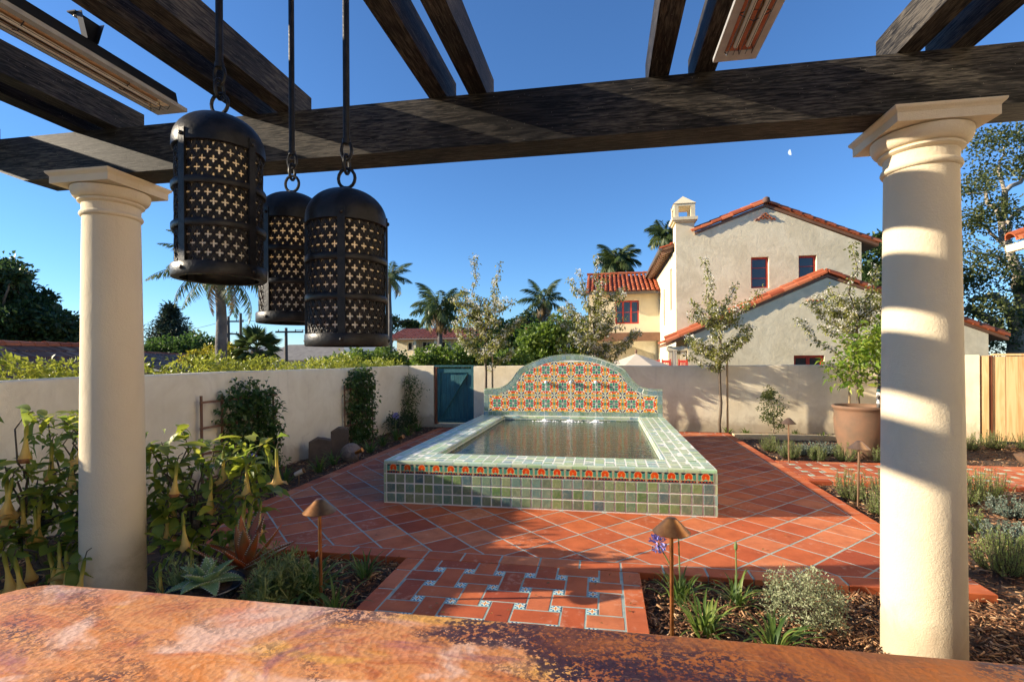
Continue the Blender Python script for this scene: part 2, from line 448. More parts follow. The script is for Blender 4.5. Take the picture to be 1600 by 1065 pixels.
def pinwheel(name, u0, v0, p, x0, x1, y0, y1, bx, by, mat_in, parts=True):
    """Basket weave of long tiles with a small painted tile at every crossing; bx, by are the border widths."""
    o = tag(MB().box(x0+.012, x1-.012, y0+.002, y1-.002, -0.115, -0.0012).build(name, M_GROUT), kind='structure')
    gq = .0042; Lh = p*4/3/2 - gq; Wh = p*2/3/2 - gq; Sh = p/3/2 - gq*.8
    tx0, tx1, ty0, ty1 = x0+bx+(GR if bx else 0), x1-bx-(GR if bx else 0), y0+by+(GR if by else 0), y1-by-(GR if by else 0)
    mh = MB().tile([(-Lh, -Wh), (Lh, -Wh), (Lh, Wh), (-Lh, Wh)], -0.02, 0, .004).mesh('tile', M_TERRA)
    mv = MB().tile([(-Wh, -Lh), (Wh, -Lh), (Wh, Lh), (-Wh, Lh)], -0.02, 0, .004).mesh('tile', M_TERRA)
    mi = MB().tile([(-Sh, -Sh), (Sh, -Sh), (Sh, Sh), (-Sh, Sh)], -0.02, 0.0015, .003).mesh('inset_tile', mat_in)
    i0, i1 = math.floor((tx0-u0)/p)-1, math.ceil((tx1-u0)/p)+1; j0, j1 = math.floor((ty0-v0)/p)-1, math.ceil((ty1-v0)/p)+1
    for i in range(i0, i1+1):
        for j in range(j0, j1+1):
            cx, cy = u0+i*p, v0+j*p
            if tx0+.02 < cx < tx1-.02 and ty0+.02 < cy < ty1-.02: place('inset_tile', mi, o, Matrix.Translation((cx, cy, random.uniform(-.0002, .0008))))
            cx += p/2; cy += p/2; hz = (i + j) % 2 == 0
            a, b = (Lh, Wh) if hz else (Wh, Lh)
            poly = clip([(cx-a, cy-b), (cx+a, cy-b), (cx+a, cy+b), (cx-a, cy+b)], tx0, tx1, ty0, ty1)
            if len(poly) < 3 or abs(area(poly)) < .002: continue
            if abs(abs(area(poly)) - 4*a*b) < 1e-5: place('tile', mh if hz else mv, o, Matrix.Translation((cx, cy, random.uniform(-.0003, .001))))
            else: MB().tile(poly, -0.02, 0).build('tile', M_TERRA, o)
    return o
gp = pinwheel('garden_path', -1.243, 3.6457, 0.2318, -1.585, 0.252, 1.25, 3.815, 0.128, 0.0, M_INSET)
border_run(gp, -1.585, -1.457, 1.25, 3.812, 'y', 0.313, 3.597)
border_run(gp, 0.124, 0.252, 1.25, 3.812, 'y', 0.313, 3.597)
sp_ = pinwheel('side_path', 2.77, 8.035, 0.2345, 2.605, 9.6, 6.99, 8.30, 0.0, 0.13, M_INSET2)
border_run(sp_, 2.605, 9.6, 6.99, 7.12, 'x', 0.313, 2.9)
border_run(sp_, 2.605, 9.6, 8.17, 8.30, 'x', 0.313, 2.9)

M_DRYLEAF = leafmat('dry_leaf', (0.16, 0.09, 0.03), (0.30, 0.19, 0.06), (0.22, 0.22, 0.05), .2)
nl = 210; P_ = np.stack([RNG.uniform(PX0+.1, PX1-.1, nl), RNG.uniform(3.9, 11, nl), np.full(nl, .006)], 1)
P_ = np.concatenate([P_[~((P_[:, 0] > POOL[0]-.05) & (P_[:, 0] < POOL[1]+.05) & (P_[:, 1] > POOL[2]-.05))], np.stack([RNG.uniform(-1.55, .22, 26), RNG.uniform(2.9, 3.8, 26), np.full(26, .006)], 1)])
D_ = RNG.normal(size=P_.shape); D_[:, 2] = np.abs(D_[:, 2])*.12
tag(np_obj('fallen_leaves', *leaves(P_, D_, RNG.uniform(.018, .042, len(P_)), RNG.uniform(.009, .018, len(P_)), .0, .35, np.tile([0, 0, 1.], (len(P_), 1))), M_DRYLEAF), kind='stuff')
# ---------------------------------------------------------------- fountain
def glaze(name, stops, rough=0.2, light=0.0):
    t = NT(name); r = t.rnd()
    col = t.ramp(r, stops)
    n1 = t.noise(26.0, 5, 0.65, dist=1.0); n2 = t.noise(9.0, 3)
    col = t.mix(n1.sm(0.4, 0.75)*0.55, col, (0.36, 0.37, 0.24))
    col = t.mix(n2.sm(0.55, 0.8)*0.35, col, (0.09, 0.13, 0.15))
    nm = t.bump(n1*1.0 + t.noise(70.0, 3)*0.4, 0.25, 0.006)
    return t.done(t.bsdf(col, n1*0.2 + rough - 0.05, 0, nm, 0.55))
GL = [(0.0, (0.08, 0.18, 0.06)), (0.16, (0.20, 0.28, 0.11)), (0.32, (0.12, 0.17, 0.12)), (0.5, (0.23, 0.29, 0.15)), (0.66, (0.11, 0.22, 0.21)), (0.82, (0.18, 0.27, 0.13)), (0.93, (0.07, 0.13, 0.16)), (1.0, (0.14, 0.28, 0.13))]
M_GLAZE = glaze('sea_green_glaze', GL)
M_RIM = glaze('pale_green_glaze', [(p_, tuple(min(1, 0.09 + 1.7*x) for x in c_)) for p_, c_ in GL], 0.32)
M_EDGE = glaze('blue_green_glaze', [(0.0, (0.12, 0.22, 0.14)), (0.3, (0.24, 0.34, 0.27)), (0.55, (0.15, 0.27, 0.34)), (0.8, (0.22, 0.30, 0.18)), (1.0, (0.30, 0.42, 0.40))], 0.2)

def deco_front():
    t = NT('painted_shell_tile')
    uv = t.n.new('ShaderNodeTexCoord').outputs['Generated']; sp = t.n.new('ShaderNodeSeparateXYZ'); t.l.new(uv, sp.inputs[0])
    u = (EX(t, sp.outputs[0]) - 0.5).abs()*2; v = EX(t, sp.outputs[2])
    def ell(cu, cv, ru, rv): return t.math('SQRT', ((u-cu)/ru)*((u-cu)/ru) + ((v-cv)/rv)*((v-cv)/rv))
    green = t.mix(t.noise(40.0, 3).sm(.3, .7), (0.10, 0.30, 0.20), (0.20, 0.40, 0.26))
    col = t.mix(0.0, green, green)
    col = t.mix(ell(0.80, 0.62, .30, .36) < 1, (0.52, 0.50, 0.22), col)
    col = t.mix(ell(0.80, 0.62, .24, .30) < 1, col, (0.07, 0.27, 0.20))
    col = t.mix((v - u*0.45 + 0.12).max(v*0) > 0.82, col, (0.02, 0.02, 0.03))
    col = t.mix(ell(0.62, 1.0, .30, .16) < 1, col, (0.015, 0.015, 0.03))
    col = t.mix(ell(0, 0.62, .54, .46) < 1, col, (0.62, 0.56, 0.25))
    col = t.mix(ell(0, 0.62, .49, .41) < 1, col, t.mix(t.noise(30.0, 3).sm(.35, .65), (0.60, 0.045, 0.008), (0.70, 0.10, 0.012)))
    col = t.mix(ell(0, 0.24, .26, .20) < 1, col, (0.24, 0.45, 0.28))
    col = t.mix(ell(0, 0.62, .09, .09) < 1, col, (0.68, 0.34, 0.10))
    base = t.mix(t.math('SINE', EX(t, sp.outputs[0])*31.0) > 0.25, (0.012, 0.012, 0.035), t.mix((v - 0.12).abs() < 0.05, (0.012, 0.012, 0.035), (0.6, 0.10, 0.02)))
    col = t.mix(v < 0.23, col, base)
    col = t.mix(u > 0.955, col, (0.60, 0.50, 0.20))
    return t.done(t.bsdf(col, 0.2, 0, t.bump(t.noise(50.0, 3), 0.12, 0.004), 0.5))
M_SHELL = deco_front()

def deco_back():
    t = NT('painted_flower_tile')
    tc = t.n.new('ShaderNodeTexCoord').outputs['Object']; sp = t.n.new('ShaderNodeSeparateXYZ'); t.l.new(tc, sp.inputs[0])
    P2 = 0.165
    def fold(x, c): return (t.math('PINGPONG', (x - c), P2))/P2
    u = fold(EX(t, sp.outputs[0]), -2.132 + P2*20); v = fold(EX(t, sp.outputs[2]), 0.715 + P2*20)
    # pingpong is even around 0, so shift both so that arguments stay positive
    u = t.math('PINGPONG', EX(t, sp.outputs[0]) + (2.132 + 40*P2), P2)/P2
    v = t.math('PINGPONG', EX(t, sp.outputs[2]) + (-0.715 + 40*P2), P2)/P2
    def ell(cu, cv, ru, rv, d=0):
        if d:
            a = (u-cu+(v-cv))*0.7071; b = (u-cu-(v-cv))*0.7071
        else: a = u-cu; b = v-cv
        return t.math('SQRT', (a/ru)*(a/ru) + (b/rv)*(b/rv))
    pale = (0.42, 0.56, 0.36); cream = (0.82, 0.76, 0.55); green = (0.07, 0.30, 0.18); navy = (0.015, 0.02, 0.09); red = (0.72, 0.05, 0.008); org = (0.85, 0.36, 0.015)
    w_ = t.noise(50.0, 2)
    col = t.mix(w_.sm(.3, .7), pale, (0.36, 0.48, 0.32))
    col = t.mix(ell(1.0, 0.0, .20, .12).min(ell(0.0, 1.0, .12, .20)) < 1, col, green)
    ring = u.max(v).max((u+v)*0.62)
    st = t.math('SINE', (u - v)*26.0)*0.035
    rr = ring + st
    col = t.mix(rr < 0.92, col, org); col = t.mix(rr < 0.76, col, red); col = t.mix(rr < 0.50, col, cream); col = t.mix(rr < 0.455, col, pale); col = t.mix(ell(1.0, 0.0, .16, .17).min(ell(0.0, 1.0, .17, .16)) < 1, col, green)
    col = t.mix(ell(0.50, 0.50, .13, .13) < 1, col, cream); col = t.mix(ell(0.72, 0.30, .09, .09).min(ell(0.30, 0.72, .09, .09)) < 1, col, cream)
    col = t.mix(ell(0.24, 0.24, .26, .21, 1) < 1, col, green)
    col = t.mix(ell(0.33, 0.0, .25, .12).min(ell(0.0, 0.33, .12, .25)) < 1, col, cream)
    col = t.mix(ell(0.33, 0.0, .22, .085).min(ell(0.0, 0.33, .085, .22)) < 1, col, navy)
    col = t.mix(ell(0.0, 0.0, .11, .11) < 1, col, cream)
    col = t.mix(ell(0.82, 0.82, .30, .15, 1) < 1, col, cream)
    col = t.mix(ell(0.80, 0.80, .20, .075, 1) < 1, col, navy); col = t.mix(ell(0.72, 0.72, .09, .095, 1) < 1, col, navy)
    return t.done(t.bsdf(col, 0.22, 0, t.bump(t.noise(40.0, 3), 0.12, 0.004), 0.5))
M_FLOWER = deco_back()

x0, x1, y0, y1 = POOL; y1 = 9.80; ZT = 0.475
ox0, ox1, oy0, oy1 = -1.965, 0.64, 5.72, 9.69
fountain = thing('tiled_fountain', 'raised rectangular garden fountain pool covered in sea green tiles with an arched back', 'fountain', (-0.66, 5.25, 0))
b = MB(); zg = ZT - 0.0012
b.box(x0+.003, x1-.003, y0+.0012, oy0+.004, 0, zg); b.box(x0+.006, ox0+.004, oy0+.004, oy1-.004, 0, zg); b.box(ox1-.004, x1-.006, oy0+.004, oy1-.004, 0, zg)
b.box(x0+.006, x1-.006, oy1-.004, y1-.001, 0, zg); b.box(ox0+.004, ox1-.004, oy0+.004, oy1-.004, 0.004, 0.05)
b.build('basin', M_WHITEGROUT, fountain, world=True)
FP = wm(fountain).inverted()
def fplace(name, mesh, m): return place(name, mesh, fountain, FP @ m)
# front face: three rows of square tiles, one row of painted tiles, bullnose edge
nx = 32; tp = (x1-x0-.06)/nx; th = tp/2 - .0078; TF = Matrix.Rotation(math.pi/2, 4, 'X')       # tile lies in XZ, faces -Y
sq = [MB().tile([(-th, -.0465), (th, -.0465), (th, .0465), (-th, .0465)], 0, .009, .004, wob=.002).mesh('tile', M_GLAZE) for _ in range(5)]
for r_ in range(3):
    for i in range(nx):
        m = Matrix.Translation((x0+.03+tp*(i+.5)+random.uniform(-.001, .001), y0+.004, .012+.108*r_+.051)) @ TF @ Matrix.Rotation(random.uniform(-.012, .012), 4, 'Z')
        fplace('tile', random.choice(sq), m)
nd = 21; dp = (x1-x0-.06)/nd
dm = MB().box(-dp/2+.006, dp/2-.006, -.009, 0, -.0475, .0475).mesh('painted_tile', M_SHELL)
for i in range(nd): fplace('painted_tile', dm, Matrix.Translation((x0+.03+dp*(i+.5), y0+.004, .386)))
def bull(L):      # quarter-round edge piece along X, outer face towards -Y
    m = MB(); prof = [(0, -.038), (-.006, -.036), (-.006, -.012), (-.001, -.003), (.010, .0), (.042, .0), (.042, -.012)]
    return m.ext([(-L/2+.003, py_, pz_) for py_, pz_ in prof], (L-.006, 0, 0)).mesh('bullnose_tile', M_RIM, True, 50)
bp = 0.162; nb = 22; bp = (x1-x0)/nb; bm = bull(bp)
for i in range(nb): fplace('bullnose_tile', bm, Matrix.Translation((x0+bp*(i+.5), y0+.002, ZT)))
mcv = MB().box(0, .028, -.006, .02, -.049, .049).mesh('corner_tile', M_RIM)
for r_ in range(4):
    for xx in (x0-.001, x1-.027): fplace('corner_tile', mcv, Matrix.Translation((xx, y0+.004, .06+.108*r_)))
# rim tiles
rim = []
rt = (ox0-.02 - (x0+.012))/4
for side in (0, 1):
    for c_ in range(4):
        cxx = (x0+.012+rt*(c_+.5)) if side == 0 else (ox1+.028+rt*(c_+.5))
        k = 0; yy = y0+.05
        while yy < y1-.06:
            rim.append((cxx, yy+.0535, rt/2-.006, .0475)); yy += .1075
nf = 24; ft = (ox1+.02-(ox0-.02))/nf
for r_ in range(4):
    for i in range(nf): rim.append((ox0-.02+ft*(i+.5), y0+.05+.1055*(r_+.5), ft/2-.006, .0465))
rim.sort(key=lambda q: math.hypot(q[0], q[1]))
rmesh = {}; rrest = MB()
for i, (cx, cy, hx, hy) in enumerate(rim):
    if i < 300:
        key = (round(hx, 4), round(hy, 4))
        if key not in rmesh: rmesh[key] = MB().tile([(-hx, -hy), (hx, -hy), (hx, hy), (-hx, hy)], -.008, .0, .003, wob=.002).mesh('rim_tile', M_RIM)
        fplace('rim_tile', rmesh[key], Matrix.Translation((cx, cy, ZT+random.uniform(-.001, .001))))
    else: rrest.tile([(cx-hx, cy-hy), (cx+hx, cy-hy), (cx+hx, cy+hy), (cx-hx, cy+hy)], ZT-.008, ZT, .003)
tag(rrest.build('far_rim_tiles', M_RIM, fountain, world=True), kind='stuff')
# inner bullnose and waterline tiles
e = MB(); yy = oy0
while yy < oy1-.05:
    L = min(.16, oy1-yy)
    for xx, sg in ((ox0, 1), (ox1, -1)):
        e.ext([(xx-sg*.02, yy+.003, ZT+.001), (xx, yy+.003, ZT-.001), (xx+sg*.008, yy+.003, ZT-.012), (xx+sg*.008, yy+.003, ZT-.045), (xx-sg*.02, yy+.003, ZT-.045)], (0, L-.006, 0))
    yy += .162
xx = ox0
while xx < ox1-.05:
    L = min(.16, ox1-xx)
    for yy, sg in ((oy0, 1), (oy1, -1)):
        e.ext([(xx+.003, yy-sg*.02, ZT+.001), (xx+.003, yy, ZT-.001), (xx+.003, yy+sg*.008, ZT-.012), (xx+.003, yy+sg*.008, ZT-.045), (xx+.003, yy-sg*.02, ZT-.045)], (L-.006, 0, 0))
    xx += .162
tag(e.build('inner_edging', M_RIM, fountain, True, 50, True), kind='stuff')
e = MB()
for k in range(2):
    z_ = ZT-.05-.11*(k+1)
    yy = oy0+.01
    while yy < oy1-.08:
        for xx, sg in ((ox0, 1), (ox1, -1)): e.box(min(xx, xx+sg*.007), max(xx, xx+sg*.007), yy, yy+.1, z_, z_+.1)
        yy += .108
    xx = ox0+.02
    while xx < ox1-.1: e.box(xx, xx+.1, oy1-.007, oy1, z_, z_+.1); xx += .108
tag(e.build('waterline_tiles', M_GLAZE, fountain, world=True), kind='stuff')
e = MB()
for sx, xx in ((-1, x0+.006), (1, x1-.006)):
    yy = y0+.03
    while yy < y1-.1:
        for r_ in range(4): e.box(min(xx, xx+sx*.008), max(xx, xx+sx*.008), yy, yy+.098, .014+.108*r_, .112+.108*r_)
        yy += .108
tag(e.build('side_tiles', M_GLAZE, fountain, world=True), kind='stuff')

# arched back
XC = -0.655; BY = 9.80
half = [(0, 1.676), (.2, 1.667), (.4, 1.637), (.58, 1.588), (.74, 1.528), (.90, 1.456), (1.02, 1.395), (1.075, 1.325), (1.13, 1.235), (1.20, 1.145), (1.29, 1.066), (1.40, 1.014), (1.52, .990), (1.745, .985)]
out = [(-s_, z_) for s_, z_ in half[::-1]] + half[1:]
def resample(pts, step):
    P = np.array(pts, float); d = np.r_[0, np.cumsum(np.hypot(*np.diff(P, axis=0).T))]; n = max(2, round(d[-1]/step)); s_ = np.linspace(0, d[-1], n+1)
    return np.stack([np.interp(s_, d, P[:, 0]), np.interp(s_, d, P[:, 1])], 1)
fine = resample(out, .02)
for _ in range(6): fine[1:-1] = .5*fine[1:-1] + .25*(fine[:-2]+fine[2:])
band = resample(fine, .0885)
def offs(P, d):
    T = np.gradient(P, axis=0); T /= np.linalg.norm(T, axis=1)[:, None]; N_ = np.stack([T[:, 1], -T[:, 0]], 1); N_[0] = (0, -1); N_[-1] = (0, -1); return P + N_*d
inner = offs(fine, .108)
sort_i = np.argsort(inner[:, 0]); gi = lambda x: float(np.interp(x, inner[sort_i, 0], inner[sort_i, 1]))
Wd = 1.748
poly = [(XC-Wd, ZT-.02)] + [(XC+q[0], q[1]-.004) for q in fine] + [(XC+Wd, ZT-.02)]
bs = MB().ext([(q[0], BY+.006, q[1]) for q in poly], (0, .17, 0)).build('backsplash', M_WHITEGROUT, fountain, world=True)
TW = .165; k0 = -2.132 - .165
BYM = lambda x, y, z: (x, BY+.006 - z, y)
for i in range(20):
    for j in range(7):
        a0, a1 = k0+TW*i+.0025, k0+TW*(i+1)-.0025; b0, b1 = .55+TW*j+.0025, .55+TW*(j+1)-.0025
        xs = np.linspace(a1, a0, 7); tp_ = [min(b1, gi(x-XC)-.004) for x in xs]
        if max(tp_) < b0+.03: continue
        pl = [(a0, b0), (a1, b0)] + [(float(x), float(max(z, b0+.001))) for x, z in zip(xs, tp_)]
        MB().tile(pl, 0, .008, .002, BYM).build('flower_tile', M_FLOWER, fountain, world=True)
bi = offs(band, .100); bo = offs(band, .016)
for i in range(len(band)-1):
    q = [bo[i], bo[i+1], bi[i+1], bi[i]]; c_ = sum(q)/4; q = [c_+(p_-c_)*.93 for p_ in q]
    q = [(XC+p_[0], p_[1]) for p_ in q]
    if area(q) < 0: q = q[::-1]
    MB().tile(q, 0, .009, .003, BYM).build('edge_tile', M_EDGE, fountain, world=True)
    a, c_ = band[i], band[i+1]; d = (c_-a)*.03
    MB().ext([(XC+a[0]+d[0], BY-.006, a[1]+d[1]), (XC+c_[0]-d[0], BY-.006, c_[1]-d[1]), (XC+c_[0]-d[0], BY-.006, c_[1]-d[1]+.014), (XC+a[0]+d[0], BY-.006, a[1]+d[1]+.014)], (0, .19, 0)).build('coping_tile', M_RIM, fountain, world=True)
nbt = 40; w2 = 2*Wd/nbt
bm = MB().box(-w2/2+.004, w2/2-.004, -.009, 0, -.034, .034).mesh('base_tile', M_EDGE)
for i in range(nbt): fplace('base_tile', bm, Matrix.Translation((XC-Wd+w2*(i+.5), BY+.006, .512)))
bm = MB().box(-.042, .042, -.009, 0, -.039, .039).mesh('side_band_tile', M_EDGE)
for sx in (-1, 1):
    for k in range(4): fplace('side_band_tile', bm, Matrix.Translation((XC+sx*(Wd-.05), BY+.006, .593+.0815*k)))
M_SPOUT = simple('pale_blue_glass', (0.50, 0.66, 0.72), (0.66, 0.76, 0.78), 0.12, 0, 20)
M_JET = NT('falling_water'); M_JET = M_JET.done(M_JET.bsdf((0.9, 0.95, 0.98), 0.15, 0, None, 0.5, Transmission_Weight=0.5, Alpha=0.6))
M_FOAM = NT('water_foam'); M_FOAM = M_FOAM.done(M_FOAM.bsdf((0.85, 0.88, 0.88), 0.6, 0, M_FOAM.bump(M_FOAM.noise(120.0, 3), .8, .01), 0.5))
ZW = 0.40
for i, (sx, lb) in enumerate(((-1.135, 'left'), (-0.65, 'middle'), (-0.165, 'right'))):
    s_ = MB().lathe([(.001, -.060), (.02, -.058), (.034, -.045), (.037, -.03), (.03, -.012), (.018, 0), (.018, .01)], 14)
    s_.v = [(sx+v[0], BY-.003+v[2]-.002, 1.137+v[1]) for v in s_.v]
    s_.build('spout', M_SPOUT, fountain, True, 60, True)
    j = thing('water_stream', 'thin stream of water falling from the %s spout into the fountain pool' % lb, 'water stream', (sx, 9.50, ZW), 0, 'streams falling from the fountain spouts')
    pts = [(0, .245 - .245*math.sqrt(k/14), .728-.728*k/14) for k in range(15)]
    MB().tube([(p_[0]+random.uniform(-.002, .002), p_[1], p_[2]) for p_ in pts], [.0034+.0016*random.random() for _ in pts], 6).build('stream', M_JET, j, True)
    f = MB()
    for _ in range(110):
        a = random.uniform(0, 6.28); r_ = abs(random.gauss(0, .085)); s2 = random.uniform(.008, .026)*(1.3 if r_ < .05 else .7)
        f.lathe([(.001, -.003), (s2, 0), (s2*.7, s2*.7*(1.6 if r_ < .03 else .5)), (.001, s2*.9*(1.6 if r_ < .03 else .5))], 6, (r_*math.cos(a)*1.5, r_*math.sin(a)*.7, .002))
    f.build('foam', M_FOAM, j, True)
def water_mat():
    t = NT('pool_water')
    v = t.scale(t.pos(), (5.0, 13.0, 5.0))
    h_ = t.noise(1.0, 3, .5, v, .4) + t.noise(2.7, 2, .5, v, .3)*.5
    b_ = t.bsdf((0.03, 0.055, 0.032), 0.02, 0, t.bump(h_, .24, .02), .55, IOR=1.36, Transmission_Weight=0.3)
    return t.done(b_)
wv = MB(); wv.box(ox0+.001, ox1-.001, oy0+.001, oy1-.008, .055, ZW)
tag(wv.build('water', water_mat()), kind='structure')
# ---------------------------------------------------------------- garden walls, gate, fence
def wall_run(name, label, a, b, th, h, mat, side=1, cat_='wall', rnd=.03, seg=24):
    """Plastered wall from a to b (2D), thickness to the given side, softly rounded top and slightly uneven line."""
    a = Vector((a[0], a[1], 0)); b = Vector((b[0], b[1], 0)); d = (b-a).normalized(); nrm = Vector((-d.y, d.x, 0))*side; L = (b-a).length
    prof = [(0, -.1), (0, h-rnd), (rnd*.3, h-rnd*.3), (rnd, h), (th-rnd, h), (th-rnd*.3, h-rnd*.3), (th, h-rnd), (th, -.1)]
    o = MB(); n = len(prof); vs = []; n_s = max(2, int(L/.5))
    for i in range(n_s+1):
        q = a + d*(L*i/n_s); dz = math.sin(i*1.7+a.x)*.004 + math.sin(i*.53)*.005
        for u, z in prof: vs.append(q + nrm*u + Vector((0, 0, z + (dz if z > .5 else 0))))
    fs = [(i*n+j, i*n+(j+1) % n, (i+1)*n+(j+1) % n, (i+1)*n+j) for i in range(n_s) for j in range(n)]
    fs += [tuple(range(n)), tuple(range(n_s*n, n_s*n+n))[::-1]]
    if side < 0: pass
    o.add(vs, fs)
    ob = o.build(name, mat, None, True, 35)
    bmf(ob)
    return tag(ob, label, cat_)
import bmesh
def bmf(o):
    bm = bmesh.new(); bm.from_mesh(o.data); bmesh.ops.recalc_face_normals(bm, faces=bm.faces); bm.to_mesh(o.data); bm.free()
WH = 1.44
wall_run('garden_wall', 'long cream stucco wall on the left behind the trellises and trumpet flower shrubs', (-5.25, -1.5), (-4.78, 11.70), .25, WH, M_STUCCO, 1)
wall_run('garden_wall', 'short stretch of cream stucco wall between the left wall and the teal gate', (-4.778, 11.70), (-4.13, 11.70), .25, WH, M_STUCCO, 1)
wall_run('garden_wall', 'long cream stucco wall behind the fountain dappled with tree shadows', (-3.12, 11.70), (6.35, 11.70), .25, WH-.01, M_STUCCO, 1)
wall_run('garden_wall', 'cream stucco wall end beside the tan board fence at the right edge', (6.2, 11.02), (7.05, 10.80), .3, 1.63, M_STUCCO, 1)

def boards(name, base, c2, grain=(3, 3, .25), rough=.6, var=.25, bump=.3):
    t = NT(name); v = t.scale(t.pos(), grain)
    n1 = t.noise(7.0, 5, .6, v, 1.2); n2 = t.noise(30.0, 3, .6, v)
    col = t.mix(n1.sm(.35, .68), base, c2)
    k = t.rnd()*var + (1-var/2)
    n = t.n.new('ShaderNodeVectorMath'); n.operation = 'SCALE'; t.set(n.inputs[0], col); t.set(n.inputs['Scale'], k)
    return t.done(t.bsdf(n.outputs[0], rough, 0, t.bump(n2 + n1, bump, .004), .4))
M_TEAL = boards('teal_boards', (0.022, 0.105, 0.125), (0.045, 0.17, 0.185), (6, 6, .6))
M_REDWOOD = boards('red_brown_wood', (0.16, 0.045, 0.02), (0.24, 0.08, 0.035))
M_CEDAR = boards('tan_cedar', (0.72, 0.50, 0.26), (0.60, 0.35, 0.15), (2.2, 2.2, .16), .55, .16, .1)
M_TRELLIS = boards('trellis_wood', (0.20, 0.095, 0.05), (0.13, 0.06, 0.035))
M_BLACKIRON = simple('black_iron', (0.012, 0.012, 0.013), (0.03, 0.03, 0.03), .38, .6, 30, .25, 90)

gate = thing('garden_gate', 'teal wooden board gate with a diagonal brace in the back corner of the garden', 'gate', (-3.62, 11.74, 0))
gx0, gx1 = -4.05, -3.19
for i in range(8):
    wv_ = (gx1-gx0)/8; MB().box(gx0+wv_*i+.003, gx0+wv_*(i+1)-.003, 11.775, 11.80, .06, 1.37).build('board', M_TEAL, gate, world=True)
for nm, q in (('rail', (gx0, gx1, 11.745, 11.774, 1.27, 1.375)), ('rail', (gx0, gx1, 11.745, 11.774, .05, .15)), ('stile', (gx0, gx0+.075, 11.744, 11.7735, .151, 1.269)), ('stile', (gx1-.075, gx1, 11.744, 11.7735, .151, 1.269))):
    MB().box(*q).build(nm, M_TEAL, gate, world=True)
MB().bar((gx0+.10, 11.757, .18), (gx1-.10, 11.757, 1.24), .026, .10, (0, 1, 0)).build('brace', M_TEAL, gate, world=True)
for xx in (gx0-.06, gx1+.012): MB().box(xx, xx+.048, 11.71, 11.90, -.05, 1.41).build('jamb', M_REDWOOD if xx < -3.6 else M_TEAL, gate, world=True)
MB().box(gx0-.06, gx1+.06, 11.715, 11.89, 1.412, 1.45).build('head', M_TEAL, gate, world=True)
MB().tube([(gx1-.12, 11.742, 1.16), (gx1-.12, 11.70, 1.13), (gx1-.12, 11.70, 1.0), (gx1-.12, 11.742, .97)], .008, 6).build('handle', M_BLACKIRON, gate, True, world=True)
tag(MB().box(-4.12, -3.13, 11.70, 11.93, -.08, .012).build('gate_step', M_STUCCO), kind='structure')

fence = thing('board_fence', 'tan vertical board fence panel at the right edge of the garden', 'fence', (7.09, 10.80, 0), R(-15))
MB().box(.0, .10, .0, .14, -.05, 1.61).build('post', M_CEDAR, fence)
MB().box(.115, .155, .02, .11, -.05, 1.62).build('post', M_REDWOOD, fence)
for i in range(11): MB().box(.17+.19*i, .17+.19*i+.184, .045+.005*(i % 2), .075, .0, 1.60+random.uniform(-.004, .004)).build('board', M_CEDAR, fence)
MB().box(.16, 2.3, .03, .10, 1.612, 1.65).build('cap_rail', M_CEDAR, fence)
tag(MB().box(2.62, 4.95, 10.75, 10.98, -.06, .03).build('low_kerb', simple('tan_kerb_stone', (.44, .34, .20), (.54, .44, .28), .85, 0, 5, .4, 40)), kind='structure')

# ---------------------------------------------------------------- pergola
def dark_timber(name, axis):
    t = NT(name); sc = (1.2, 14, 14) if axis == 'x' else (14, 1.2, 14)
    v = t.scale(t.pos(), sc)
    n1 = t.noise(2.2, 6, .65, v, 1.6); n2 = t.noise(9.0, 4, .6, v, .5); n3 = t.noise(.8, 3)
    col = t.mix(n1.sm(.38, .66), (0.005, 0.0045, 0.004), (0.028, 0.025, 0.022))
    col = t.mix((n2*n3).sm(.22, .42)*.7, col, (0.13, 0.112, 0.088))
    col = t.mix(t.voro(34.0) < .06, col, (0.2, 0.18, 0.15))
    return t.done(t.bsdf(col, .58, 0, t.bump(n1 + n2*.6, .35, .006), .14))
M_BEAM = dark_timber('dark_beam_timber', 'x'); M_RAFTER = dark_timber('dark_rafter_timber', 'y')
pergola = thing('pergola', 'dark stained timber pergola roof of paired rafters on a long heavy beam', 'pergola', (-.8, 1.5, 2.88))
bz0, bz1, by0, by1 = 2.878, 3.187, 2.90, 3.125
MB().ext([(-4.05, by0, bz0), (4.80, by0, bz0), (4.80, by0, bz1), (-4.5, by0, bz1), (-4.5, by0, bz1-.06), (-4.30, by0, bz0+.09)], (0, by1-by0, 0)).build('beam', M_BEAM, pergola, world=True)
MB().box(-4.5, 4.80, -2.5, -2.28, bz0, bz1).build('beam', M_BEAM, pergola, world=True)
for L in (-4.90, -3.625, -2.31, -1.045, .254, 1.518, 2.80, 4.08):
    for k in (0, .248): MB().box(L+k, L+k+.113, -2.7, 3.10, bz1+.002, 3.372).build('rafter', M_RAFTER, pergola, world=True)

